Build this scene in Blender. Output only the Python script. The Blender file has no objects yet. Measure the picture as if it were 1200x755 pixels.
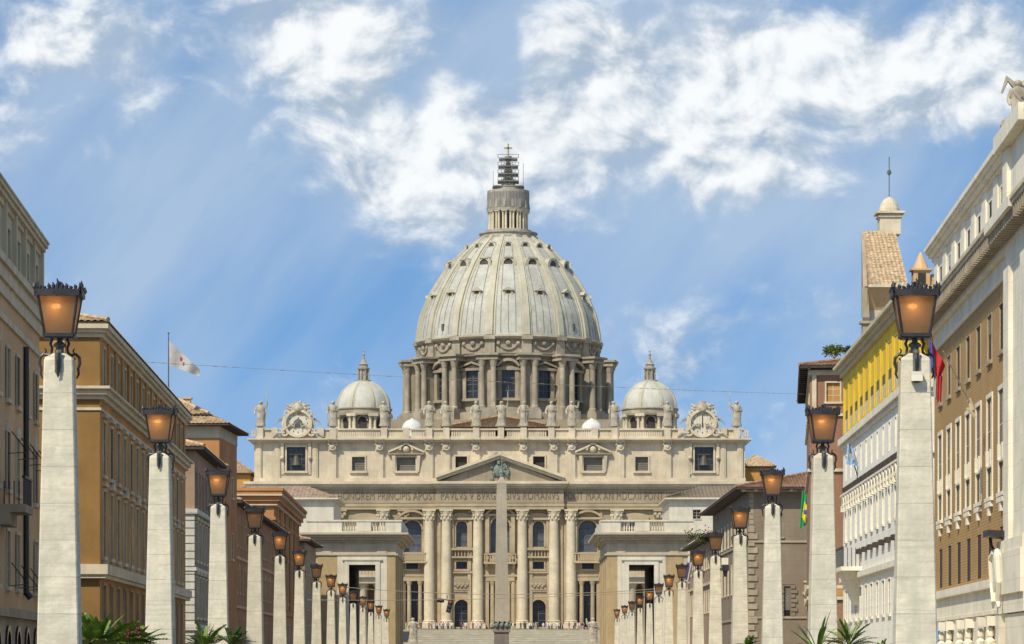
import bpy, bmesh, math, random
from mathutils import Vector, Matrix
R = math.radians
PI = math.pi
C = bpy.data.collections.new('place'); bpy.context.scene.collection.children.link(C)
scene = bpy.context.scene

# ------------------------------------------------------------------ camera, sky, sun, exposure
FPX, CX, HY = 3850.0, 592.0, 775.0          # focal length and principal point of the 1200 px wide photograph
cam_d = bpy.data.cameras.new('camera'); cam = bpy.data.objects.new('camera', cam_d); C.objects.link(cam)
cam_d.sensor_width = 36.0; cam_d.lens = FPX / 1200 * 36
cam_d.shift_x = (600 - CX) / 1200; cam_d.shift_y = (HY - 377.5) / 1200
cam_d.clip_start = 0.5; cam_d.clip_end = 12000
cam.location = (0, 0, 0); cam.rotation_euler = (PI / 2, 0, 0)      # eye at z = 0, ground at z = -1.7
scene.camera = cam

SUN = Vector((-0.47, -0.70, 0.94)).normalized()
world = bpy.data.worlds.new('World'); scene.world = world; world.use_nodes = True
scene.view_settings.view_transform = 'Standard'; scene.view_settings.look = 'None'
scene.view_settings.gamma = 1; scene.view_settings.exposure = 0.31

def build_sky():
    nt = world.node_tree; N = nt.nodes; L = nt.links
    for n in list(N): N.remove(n)
    def nd(t, **k):
        n = N.new(t)
        for a, b in k.items(): setattr(n, a, b)
        return n
    def m(op, a, b=None, c=None, clamp=False):
        n = nd('ShaderNodeMath', operation=op); n.use_clamp = clamp
        for i, v in enumerate((a, b, c)):
            if v is None: continue
            if isinstance(v, (int, float)): n.inputs[i].default_value = v
            else: L.new(v, n.inputs[i])
        return n.outputs[0]
    def vm(op, a, b=None):
        n = nd('ShaderNodeVectorMath', operation=op)
        for i, v in enumerate((a, b)):
            if v is None: continue
            if isinstance(v, tuple): n.inputs[i].default_value = v
            else: L.new(v, n.inputs[i])
        return n
    tc = nd('ShaderNodeTexCoord'); D = tc.outputs['Generated']
    sep = nd('ShaderNodeSeparateXYZ'); L.new(D, sep.inputs[0])
    sky = nd('ShaderNodeTexSky', sky_type='NISHITA'); sky.sun_disc = False
    sky.sun_elevation = math.asin(SUN.z); sky.sun_rotation = math.atan2(SUN.x, SUN.y)
    sky.air_density = 1.0; sky.dust_density = 0.6; sky.ozone_density = 2.0
    lift = vm('NORMALIZE', vm('ADD', D, (0, 0, 0.26)).outputs[0])
    L.new(lift.outputs[0], sky.inputs[0])
    tint = nd('ShaderNodeMix', data_type='RGBA', blend_type='MULTIPLY'); tint.inputs[0].default_value = 1
    L.new(sky.outputs[0], tint.inputs[6]); tint.inputs[7].default_value = SKYTINT
    # direction -> local tangent plane of the view to the west (angles, not screen space)
    yy = m('MAXIMUM', m('ABSOLUTE', sep.outputs[1]), 0.2)
    U = m('DIVIDE', sep.outputs[0], yy); V = m('DIVIDE', sep.outputs[2], yy)
    comb = nd('ShaderNodeCombineXYZ'); L.new(U, comb.inputs[0]); L.new(V, comb.inputs[1])
    P = comb.outputs[0]
    # clouds: domain-warped noise over soft banks
    w = nd('ShaderNodeTexNoise'); w.inputs['Scale'].default_value = 22; w.inputs['Detail'].default_value = 3
    L.new(P, w.inputs['Vector'])
    wv = vm('SCALE', vm('SUBTRACT', w.outputs['Color'], (0.5, 0.5, 0.5)).outputs[0]); wv.inputs['Scale'].default_value = 0.012
    Pw = vm('ADD', P, wv.outputs[0]).outputs[0]
    st = vm('MULTIPLY', Pw, (1.0, 1.25, 1.0)).outputs[0]
    n1 = nd('ShaderNodeTexNoise'); n1.inputs['Scale'].default_value = 34; n1.inputs['Detail'].default_value = 10; n1.inputs['Roughness'].default_value = 0.60; n1.inputs['Distortion'].default_value = 0.25
    L.new(st, n1.inputs['Vector'])
    n2 = nd('ShaderNodeTexNoise'); n2.inputs['Scale'].default_value = 95; n2.inputs['Detail'].default_value = 6; n2.inputs['Roughness'].default_value = 0.6
    L.new(st, n2.inputs['Vector'])
    tot = None
    for (px, py, rx, ry, a) in BANKS:
        c = ((px - CX) / FPX, (HY - py) / FPX, 0)
        q = vm('MULTIPLY', vm('SUBTRACT', Pw, c).outputs[0], (FPX / rx, FPX / ry, 0)).outputs[0]
        ln = vm('LENGTH', q).outputs['Value']
        g = m('MULTIPLY', m('POWER', 2.718, m('MULTIPLY', m('MULTIPLY', ln, ln), -1.0)), a)
        tot = g if tot is None else m('ADD', tot, g)
    dens = m('ADD', m('ADD', m('MULTIPLY', m('SUBTRACT', n1.outputs[0], 0.5), 2.1), m('MULTIPLY', m('SUBTRACT', n2.outputs[0], 0.5), 0.5)), m('SUBTRACT', tot, 0.40))
    mr = nd('ShaderNodeMapRange', interpolation_type='SMOOTHSTEP'); L.new(dens, mr.inputs[0])
    mr.inputs[1].default_value = -0.42; mr.inputs[2].default_value = 0.58; mr.inputs[3].default_value = 0.0; mr.inputs[4].default_value = 1.0
    off = vm('ADD', st, (-0.0035, 0.0050, 0.0)).outputs[0]          # thickness towards the sun gives the billows their lit and shaded sides
    n3 = nd('ShaderNodeTexNoise'); n3.inputs['Scale'].default_value = 34; n3.inputs['Detail'].default_value = 6; n3.inputs['Roughness'].default_value = 0.55; n3.inputs['Distortion'].default_value = 0.25; L.new(st, n3.inputs['Vector'])
    n4 = nd('ShaderNodeTexNoise'); n4.inputs['Scale'].default_value = 34; n4.inputs['Detail'].default_value = 6; n4.inputs['Roughness'].default_value = 0.55; n4.inputs['Distortion'].default_value = 0.25; L.new(off, n4.inputs['Vector'])
    relief = m('MULTIPLY', m('SUBTRACT', n3.outputs[0], n4.outputs[0]), 3.4)
    shade = nd('ShaderNodeMapRange', interpolation_type='SMOOTHSTEP'); L.new(m('ADD', relief, m('MULTIPLY', dens, 0.42)), shade.inputs[0])
    shade.inputs[1].default_value = -0.38; shade.inputs[2].default_value = 0.66
    cc = nd('ShaderNodeMix', data_type='RGBA'); L.new(shade.outputs[0], cc.inputs[0])
    cc.inputs[6].default_value = CLOUD_DARK; cc.inputs[7].default_value = CLOUD_LIT
    # thin veil everywhere
    veil = nd('ShaderNodeTexNoise'); veil.inputs['Scale'].default_value = 9; veil.inputs['Detail'].default_value = 5
    stre = nd('ShaderNodeCombineXYZ'); L.new(m('MULTIPLY', m('ADD', U, m('MULTIPLY', V, -0.75)), 2.6), stre.inputs[0]); L.new(m('MULTIPLY', m('ADD', m('MULTIPLY', U, 0.75), V), 0.7), stre.inputs[1]); L.new(stre.outputs[0], veil.inputs['Vector'])
    vt = None
    for (px, py, rx, ry, a) in VEILS:
        q = vm('MULTIPLY', vm('SUBTRACT', P, ((px - CX) / FPX, (HY - py) / FPX, 0)).outputs[0], (FPX / rx, FPX / ry, 0)).outputs[0]; ln = vm('LENGTH', q).outputs['Value']
        gq = m('MULTIPLY', m('POWER', 2.718, m('MULTIPLY', m('MULTIPLY', ln, ln), -1.0)), a); vt = gq if vt is None else m('ADD', vt, gq)
    vr = nd('ShaderNodeMapRange'); L.new(m('ADD', veil.outputs[0], vt), vr.inputs[0]); vr.inputs[1].default_value = 0.35; vr.inputs[2].default_value = 0.75
    vr.inputs[3].default_value = 0.0; vr.inputs[4].default_value = 0.65
    mv = nd('ShaderNodeMix', data_type='RGBA'); L.new(vr.outputs[0], mv.inputs[0]); L.new(tint.outputs[2], mv.inputs[6]); mv.inputs[7].default_value = VEIL
    mx = nd('ShaderNodeMix', data_type='RGBA'); L.new(mr.outputs[0], mx.inputs[0]); L.new(mv.outputs[2], mx.inputs[6]); L.new(cc.outputs[2], mx.inputs[7])
    bg = nd('ShaderNodeBackground'); bg.inputs[1].default_value = 0.10; L.new(mx.outputs[2], bg.inputs[0])
    out = nd('ShaderNodeOutputWorld'); L.new(bg.outputs[0], out.inputs[0])

SKYTINT = (0.98, 1.26, 1.38, 1)
CLOUD_DARK = (3.3, 4.1, 5.1, 1); CLOUD_LIT = (7.7, 7.9, 8.0, 1); VEIL = (4.1, 5.05, 6.2, 1)
BANKS = [(35, 45, 95, 60, .85), (160, 85, 45, 70, .6), (5, 140, 40, 40, .4), (330, 20, 90, 45, .6), (430, 60, 100, 80, .85), (400, 130, 60, 60, .35), (500, 170, 110, 70, .85), (520, 235, 60, 50, .3),
         (545, 245, 110, 70, .40), (430, 225, 45, 30, .35), (610, 165, 60, 50, .35), (670, 40, 110, 50, .65), (700, 120, 90, 70, .65), (780, 190, 110, 50, .35), (850, 130, 130, 75, .8), (960, 60, 140, 60, .7),
         (1110, 110, 110, 60, .85), (1185, 90, 70, 60, .55), (1150, 25, 80, 40, .5), (800, 400, 75, 70, .5), (880, 480, 70, 40, .3), (870, 215, 100, 40, .35), (945, 190, 60, 40, .3),
         (205, 230, 130, 90, -.25), (585, 75, 42, 55, -.75), (480, 105, 26, 35, -.6), (720, 290, 160, 60, -.25), (1120, 210, 70, 45, -.45), (300, 330, 160, 120, -.25), (990, 300, 130, 70, -.2), (620, 200, 120, 60, .3), (880, 60, 160, 60, .3), (340, 60, 60, 60, .3)]
VEILS = [(860, 240, 200, 110, .30), (200, 200, 200, 140, .16), (700, 60, 300, 90, .25), (380, 330, 130, 160, .02), (990, 480, 120, 120, .15), (60, 350, 160, 130, .14), (560, 260, 80, 60, .2), (440, 420, 140, 80, -.15), (900, 400, 120, 90, -.12)]
build_sky()
sun_d = bpy.data.lights.new('sun', 'SUN'); sun_d.energy = 3.6; sun_d.angle = R(0.6); sun_d.color = (1.0, 0.92, 0.77)
sun = bpy.data.objects.new('sun', sun_d); C.objects.link(sun); sun.rotation_euler = SUN.to_track_quat('Z', 'Y').to_euler(); sun.location = (0, 0, 300)

# ------------------------------------------------------------------ materials
def mat(name, col, rough=0.85, var=0.18, scale=0.6, streak=0.25, streak_col=None, joints=None, bump=0.0, metal=0.0, brick=None, fine=0.0, spec=0.3, emit=None, sscale=0.5, vary=0.0, bands=0.0):
    """Procedural surface. joints=(height,width,depth of dark line) draws masonry courses; brick=(w,h,mortar colour)."""
    mt = bpy.data.materials.new(name); mt.use_nodes = True
    nt = mt.node_tree; N = nt.nodes; L = nt.links
    b = N['Principled BSDF']; b.inputs['Roughness'].default_value = rough; b.inputs['Metallic'].default_value = metal
    b.inputs['Specular IOR Level'].default_value = spec
    geo = N.new('ShaderNodeTexCoord'); pos = geo.outputs['Object']
    def mix(f, a, bb, blend='MIX'):
        n = N.new('ShaderNodeMix'); n.data_type = 'RGBA'; n.blend_type = blend
        for i, v in ((0, f), (6, a), (7, bb)):
            if isinstance(v, (int, float)): n.inputs[i].default_value = v
            elif isinstance(v, tuple): n.inputs[i].default_value = v
            else: L.new(v, n.inputs[i])
        return n.outputs[2]
    def noise(sc, det=4, vec=None, rough_=.6):
        n = N.new('ShaderNodeTexNoise'); n.inputs['Scale'].default_value = sc; n.inputs['Detail'].default_value = det; n.inputs['Roughness'].default_value = rough_
        L.new(vec or pos, n.inputs['Vector']); return n.outputs[0]
    def rng(x, a, b_, c=0.0, d=1.0):
        n = N.new('ShaderNodeMapRange'); L.new(x, n.inputs[0]); n.inputs[1].default_value = a; n.inputs[2].default_value = b_; n.inputs[3].default_value = c; n.inputs[4].default_value = d
        return n.outputs[0]
    if vary:                             # each copy of a thing weathers differently
        oi = N.new('ShaderNodeObjectInfo'); of = N.new('ShaderNodeVectorMath'); of.operation = 'MULTIPLY_ADD'
        cx3 = N.new('ShaderNodeCombineXYZ'); L.new(oi.outputs['Random'], cx3.inputs[0]); L.new(oi.outputs['Random'], cx3.inputs[1])
        L.new(cx3.outputs[0], of.inputs[0]); of.inputs[1].default_value = (37, 91, 0); L.new(pos, of.inputs[2]); pos = of.outputs[0]
    c0 = (*col, 1)
    dark = tuple(max(0, x * (1 - var * 1.6)) for x in col) + (1,)
    lite = tuple(min(1, x * (1 + var)) for x in col) + (1,)
    col_s = mix(rng(noise(scale, 6), .3, .7), dark, lite)
    if scale < .7 and var > .1:          # broad patches of old repairs and soot
        col_s = mix(rng(noise(scale * .35, 3), .35, .65, 0.0, .5), col_s, tuple(x * (1 - var * 1.5) for x in col) + (1,))
    if brick:
        sx = N.new('ShaderNodeSeparateXYZ'); L.new(pos, sx.inputs[0])
        ad = N.new('ShaderNodeMath'); ad.operation = 'ADD'; L.new(sx.outputs[0], ad.inputs[0]); L.new(sx.outputs[1], ad.inputs[1])
        cb = N.new('ShaderNodeCombineXYZ'); L.new(ad.outputs[0], cb.inputs[0]); L.new(sx.outputs[2], cb.inputs[1])
        bt = N.new('ShaderNodeTexBrick'); L.new(cb.outputs[0], bt.inputs['Vector']); bt.inputs['Scale'].default_value = 1
        bt.inputs['Brick Width'].default_value = brick[0]; bt.inputs['Row Height'].default_value = brick[1]; bt.inputs['Mortar Size'].default_value = brick[3] if len(brick) > 3 else 0.02
        L.new(col_s, bt.inputs['Color1']); bt.inputs['Color2'].default_value = tuple(x * .8 for x in col) + (1,); bt.inputs['Mortar'].default_value = (*brick[2], 1)
        col_s = bt.outputs['Color']
    if bands:                            # horizontal bedding of the travertine
        mp = N.new('ShaderNodeMapping'); mp.inputs['Scale'].default_value = (.9, .9, 14); L.new(pos, mp.inputs[0])
        col_s = mix(rng(noise(1.2, 6, mp.outputs[0], .7), .50, .80, 0, bands), col_s, tuple(x * .5 for x in col) + (1,))
    if streak:
        mp = N.new('ShaderNodeMapping'); mp.inputs['Scale'].default_value = (1.6 * sscale * 2, 1.6 * sscale * 2, 0.12 * sscale * 2); L.new(pos, mp.inputs[0])
        s = rng(noise(1.3, 5, mp.outputs[0]), .48, .78, 0, streak)
        sc = streak_col or tuple(x * .45 for x in col)
        col_s = mix(s, col_s, (*sc, 1))
    if fine:
        col_s = mix(rng(noise(fine, 3), .35, .7, 0, .35), col_s, tuple(x * .6 for x in col) + (1,))
    if joints:
        h, w, dk = joints[:3]
        sx = N.new('ShaderNodeSeparateXYZ'); L.new(pos, sx.inputs[0])
        md = N.new('ShaderNodeMath'); md.operation = 'MODULO'
        a1 = N.new('ShaderNodeMath'); a1.operation = 'ADD'; L.new(sx.outputs[2], a1.inputs[0]); a1.inputs[1].default_value = 500 * h
        L.new(a1.outputs[0], md.inputs[0]); md.inputs[1].default_value = h
        lt = N.new('ShaderNodeMath'); lt.operation = 'LESS_THAN'; L.new(md.outputs[0], lt.inputs[0]); lt.inputs[1].default_value = w
        mu = N.new('ShaderNodeMath'); mu.operation = 'MULTIPLY'; L.new(lt.outputs[0], mu.inputs[0]); L.new(rng(noise(3.0, 3), .3, .7, dk * .4, dk), mu.inputs[1])
        col_s = mix(mu.outputs[0], col_s, tuple(x * .4 for x in col) + (1,))
    if vary and joints:                  # every block of the shaft has its own tone
        sx = N.new('ShaderNodeSeparateXYZ'); L.new(pos, sx.inputs[0]); fl_ = N.new('ShaderNodeMath'); fl_.operation = 'DIVIDE'; L.new(sx.outputs[2], fl_.inputs[0]); fl_.inputs[1].default_value = joints[0]
        f2 = N.new('ShaderNodeMath'); f2.operation = 'FLOOR'; L.new(fl_.outputs[0], f2.inputs[0]); ad2 = N.new('ShaderNodeMath'); ad2.operation = 'ADD'; L.new(f2.outputs[0], ad2.inputs[0]); L.new(oi.outputs['Random'], ad2.inputs[1])
        wn = N.new('ShaderNodeTexWhiteNoise'); wn.noise_dimensions = '1D'; L.new(ad2.outputs[0], wn.inputs['W'])
        col_s = mix(rng(wn.outputs['Value'], 0, 1, 0, vary * 2), col_s, tuple(x * .72 for x in col) + (1,))
    L.new(col_s, b.inputs['Base Color'])
    if bump:
        bp = N.new('ShaderNodeBump'); bp.inputs['Strength'].default_value = bump; bp.inputs['Distance'].default_value = 0.05
        L.new(noise(6.0 if not fine else fine, 5), bp.inputs['Height']); L.new(bp.outputs[0], b.inputs['Normal'])
    if emit:
        b.inputs['Emission Color'].default_value = (*emit[0], 1); b.inputs['Emission Strength'].default_value = emit[1]
    return mt

M = {}
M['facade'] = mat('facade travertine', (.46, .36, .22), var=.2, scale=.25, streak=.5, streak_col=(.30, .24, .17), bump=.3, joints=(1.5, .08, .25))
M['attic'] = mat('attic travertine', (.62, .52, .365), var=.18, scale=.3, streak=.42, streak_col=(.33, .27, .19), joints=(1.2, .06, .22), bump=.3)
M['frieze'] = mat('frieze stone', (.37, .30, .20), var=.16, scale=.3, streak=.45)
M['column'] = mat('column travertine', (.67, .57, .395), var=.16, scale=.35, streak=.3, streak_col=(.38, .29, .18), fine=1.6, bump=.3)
M['drum'] = mat('drum travertine', (.395, .335, .24), var=.25, scale=.25, streak=.65, streak_col=(.20, .15, .10), bump=.4)
M['statue'] = mat('statue stone', (.45, .39, .285), var=.3, scale=.8, streak=.75, streak_col=(.2, .17, .12), bump=.5)
M['dome'] = mat('dome lead', (.475, .465, .40), rough=.6, var=.18, scale=.25, streak=.7, streak_col=(.30, .23, .11), joints=(1.1, .09, .25), sscale=.55)
M['dim'] = mat('dim recess', (.10, .085, .065), var=.2, streak=0)
M['seam'] = mat('lead seam', (.31, .285, .20), var=.2, scale=.5, streak=.3)
M['rib'] = mat('dome rib', (.49, .45, .335), rough=.7, var=.15, scale=.3, streak=.5, streak_col=(.36, .27, .12))
M['lead_light'] = mat('pale lead', (.52, .505, .42), rough=.6, var=.14, scale=.35, streak=.5, streak_col=(.34, .27, .15))
M['white'] = mat('white plaster', (.66, .64, .57), var=.14, scale=.5, streak=.4)
M['lantern_stone'] = mat('lantern stone', (.40, .36, .28), var=.25, scale=.5, streak=.5)
M['grey_weather'] = mat('weathered stone', (.27, .25, .21), var=.25, scale=.5, streak=.5)
M['dark'] = mat('dark window glass', (.028, .028, .034), rough=.25, var=.3, scale=.5, streak=0, spec=.5)
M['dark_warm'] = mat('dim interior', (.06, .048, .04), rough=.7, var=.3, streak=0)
M['glass_blue'] = mat('blue grey glass', (.095, .10, .115), rough=.25, var=.25, scale=.7, streak=0, spec=.5)
M['shut_grey'] = mat('closed grey shutter', (.21, .19, .15), var=.15, streak=.2, joints=(.25, .07, .5))
M['scaffold'] = mat('scaffold metal', (.27, .265, .23), rough=.6, var=.3, scale=1)
M['bronze'] = mat('green bronze', (.19, .22, .175), rough=.6, var=.3, scale=2)
M['gold'] = mat('gilt metal', (.50, .38, .16), rough=.4, metal=.6, var=.2)
M['granite'] = mat('obelisk granite', (.43, .36, .26), var=.14, scale=.5, streak=.3, fine=2.5)
M['pedestal'] = mat('pedestal granite', (.22, .18, .15), var=.2, scale=.5)
M['post'] = mat('lamp post travertine', (.745, .665, .495), var=.16, scale=2.2, streak=.6, streak_col=(.47, .50, .36), joints=(.63, .016, .9), fine=9, bump=.22, sscale=1.2, vary=.2, bands=.75)
M['iron'] = mat('black wrought iron', (.030, .026, .026), rough=.45, var=.4, scale=6, streak=0, spec=.5)
M['iron_grey'] = mat('dull iron', (.12, .12, .11), rough=.5, var=.3, scale=4, streak=0)
M['orange'] = mat('ochre orange plaster', (.295, .165, .052), var=.18, scale=.35, streak=.35, streak_col=(.22, .11, .035), bump=.2)
M['ochre'] = mat('ochre brown plaster', (.54, .275, .075), var=.22, scale=.3, streak=.4, streak_col=(.27, .16, .07))
M['tan'] = mat('faded orange plaster', (.64, .42, .22), var=.14, scale=.3, streak=.4, streak_col=(.26, .18, .11))
M['rust'] = mat('rust orange plaster', (.50, .235, .085), var=.15, scale=.25, streak=.35, streak_col=(.22, .11, .06))
M['rustdark'] = mat('old russet plaster', (.46, .22, .10), var=.2, scale=.25, streak=.5, streak_col=(.15, .09, .06))
M['greybrown'] = mat('grey brown plaster', (.27, .21, .14), var=.17, scale=.3, streak=.4, streak_col=(.18, .13, .10), joints=(.55, .04, .3))
M['brown'] = mat('brown plaster', (.38, .26, .165), var=.18, scale=.3, streak=.5)
M['trim'] = mat('weathered travertine trim', (.62, .53, .37), var=.14, scale=.7, streak=.4, streak_col=(.33, .27, .17))
M['trimdark'] = mat('dark stone trim', (.42, .34, .23), var=.2, scale=.6, streak=.45)
M['cream'] = mat('cream plaster', (.56, .49, .34), var=.1, scale=.4, streak=.3)
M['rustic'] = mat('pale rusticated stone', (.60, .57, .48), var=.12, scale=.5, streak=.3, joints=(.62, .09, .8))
M['rustic_shade'] = mat('shaded rusticated stone', (.30, .27, .22), var=.2, scale=.4, streak=.45, joints=(.62, .09, .7))  # darker copy of the pale stone: street-side shade put into the colour
M['whitewall'] = mat('white rusticated wall', (.86, .81, .68), var=.07, scale=.5, streak=.14, streak_col=(.5, .47, .4), joints=(.55, .035, .35))
M['whitetrim'] = mat('white stone trim', (.80, .73, .57), var=.1, scale=.6, streak=.35, streak_col=(.42, .36, .25), joints=(1.1, .05, .3))
M['yellow'] = mat('bright yellow plaster', (.80, .54, .045), var=.12, scale=.5, streak=.3)
M['brick'] = mat('tan brick', (.45, .255, .085), var=.2, scale=.5, streak=.35, brick=(.55, .16, (.46, .33, .16), .022))
M['brickred'] = mat('red brown brick', (.36, .175, .10), var=.18, scale=.5, streak=.4, brick=(.5, .18, (.30, .20, .13), .02))
M['tile'] = mat('old roof tiles', (.40, .28, .18), var=.35, scale=2.2, streak=.25, fine=5)
M['tilepink'] = mat('terracotta tiles', (.43, .26, .16), var=.38, scale=2.2, streak=.25, fine=5)
M['tilewing'] = mat('faded brown roof', (.40, .29, .20), var=.25, scale=.8, streak=.3)
M['tilepale'] = mat('sunbleached tiles', (.55, .40, .24), var=.35, scale=2.5, streak=.2, fine=5)
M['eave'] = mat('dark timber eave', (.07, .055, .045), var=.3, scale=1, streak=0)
M['ochrestone'] = mat('ochre pavilion brick', (.45, .325, .165), var=.14, scale=.5, streak=.25, joints=(.8, .03, .2))
M['pavilion'] = mat('pavilion travertine', (.50, .415, .285), var=.12, scale=.4, streak=.4)
M['whitestone'] = mat('pale parapet stone', (.66, .595, .46), var=.12, scale=.5, streak=.4)
M['asphalt'] = mat('asphalt', (.05, .05, .052), var=.2, scale=.8, streak=0, fine=8)
M['paving'] = mat('stone paving', (.40, .36, .29), var=.15, scale=.6, streak=0, fine=4)
M['paint'] = mat('road paint', (.78, .78, .75), var=.1, scale=2, streak=0)
M['steps'] = mat('step travertine', (.44, .40, .31), var=.15, scale=.4, streak=0, joints=(.52, .16, .55))
M['leaf'] = mat('leaf', (.19, .27, .045), rough=.5, var=.35, scale=3, streak=0)
M['leafdark'] = mat('dark leaf', (.06, .10, .025), rough=.6, var=.4, scale=3, streak=0)
M['flower'] = mat('dark red bloom', (.13, .012, .02), rough=.7, var=.3, scale=9, streak=0)
M['pot'] = mat('terracotta pot', (.35, .17, .09), var=.2, scale=3)
M['shutbrown'] = mat('faded timber shutter', (.30, .23, .15), var=.2, streak=.2, joints=(.2, .05, .5))
M['shut_pale'] = mat('pale shutter', (.46, .44, .37), var=.15, streak=.2, joints=(.25, .07, .5))
M['olive'] = mat('olive shutter', (.14, .135, .09), var=.2, streak=.2, joints=(.2, .05, .5))
M['letters'] = mat('dark inlaid letters', (.21, .155, .095), var=.2, streak=0)
M['bronze_dark'] = mat('dark bronze', (.09, .08, .06), rough=.5, var=.3, streak=0)
def flat(name, c, rough=.8): return mat(name, c, rough=rough, var=.08, scale=3, streak=0)
for k, c in dict(f_white=(.44, .42, .39), f_red=(.50, .03, .04), f_blue=(.10, .09, .32), f_green=(.02, .28, .09), f_yellow=(.75, .60, .03), f_sky=(.35, .52, .75),
                 c_white=(.72, .72, .70), c_dark=(.04, .04, .06), c_blue=(.12, .18, .35), c_red=(.4, .08, .07), c_tan=(.45, .36, .25), skin=(.50, .32, .22), paintblue=(.03, .16, .55), signalred=(.55, .06, .02)).items():
    M[k] = flat(k, c)

def lamp_glass():
    mt = bpy.data.materials.new('amber lamp glass'); mt.use_nodes = True; nt = mt.node_tree; N = nt.nodes; L = nt.links
    b = N['Principled BSDF']; out = N['Material Output']
    b.inputs['Base Color'].default_value = (.27, .19, .125, 1); b.inputs['Roughness'].default_value = .35
    tr = N.new('ShaderNodeBsdfTranslucent'); tr.inputs[0].default_value = (.85, .56, .30, 1)
    n = N.new('ShaderNodeTexNoise'); n.inputs['Scale'].default_value = 7; n.inputs['Detail'].default_value = 4
    tc = N.new('ShaderNodeTexCoord'); L.new(tc.outputs['Object'], n.inputs[0])
    mr = N.new('ShaderNodeMapRange'); L.new(n.outputs[0], mr.inputs[0]); mr.inputs[1].default_value = .3; mr.inputs[2].default_value = .7; mr.inputs[3].default_value = .55; mr.inputs[4].default_value = .8
    mx = N.new('ShaderNodeMixShader'); L.new(mr.outputs[0], mx.inputs[0]); L.new(b.outputs[0], mx.inputs[1]); L.new(tr.outputs[0], mx.inputs[2])
    tp = N.new('ShaderNodeBsdfTransparent'); tp.inputs[0].default_value = (.85, .70, .55, 1); m2 = N.new('ShaderNodeMixShader'); m2.inputs[0].default_value = .05; L.new(mx.outputs[0], m2.inputs[1]); L.new(tp.outputs[0], m2.inputs[2]); L.new(m2.outputs[0], out.inputs[0])
    return mt
M['lampglass'] = lamp_glass()
M['bulb_dim'] = mat('dim lamp bulb', (.5, .45, .38), streak=0, emit=((1.0, .5, .2), .8))  # faint glow added to the bulbs of the dim lanterns
M['bulb'] = mat('glowing lamp bulb', (.9, .6, .3), streak=0, emit=((1.0, .54, .19), 7.5))

# ------------------------------------------------------------------ mesh helpers
def tag(o, label=None, cat=None, group=None, kind=None):
    if label: o['label'] = label
    if cat: o['category'] = cat
    if group: o['group'] = group
    if kind: o['kind'] = kind
    return o
def empty(name, loc, label, cat, group=None):
    o = bpy.data.objects.new(name, None); C.objects.link(o); o.location = loc; o.empty_display_size = 1
    return tag(o, label, cat, group)
ROOT = {}
def rootloc(p):
    v = Vector((0, 0, 0))
    while p is not None:
        v += Vector(p.location); p = p.parent
    return v
class Fr:                                # a wall: origin, direction along it, outward normal (plan view)
    def __init__(s, O, u, n=None, side=None):
        s.O = Vector(O[:2]); s.u = Vector(u[:2]).normalized()
        s.n = Vector(n[:2]).normalized() if n is not None else (Vector((s.u.y, -s.u.x)) * side)
    def p(s, a, o, z):
        q = s.O + s.u * a + s.n * o
        return (q.x, q.y, z)
def street(px, d, xv, side):             # wall starting at image column px, distance d, running away towards vanishing column xv
    return Fr(((px - CX) * d / FPX, d), ((xv - CX) / FPX, 1.0), side=side)
W0 = Fr((0, 0), (1, 0), (0, -1))         # plain axes: a = X, o = -Y
def fz(py, d): return (HY - py) * d / FPX
def fx(px, d): return (px - CX) * d / FPX

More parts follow.
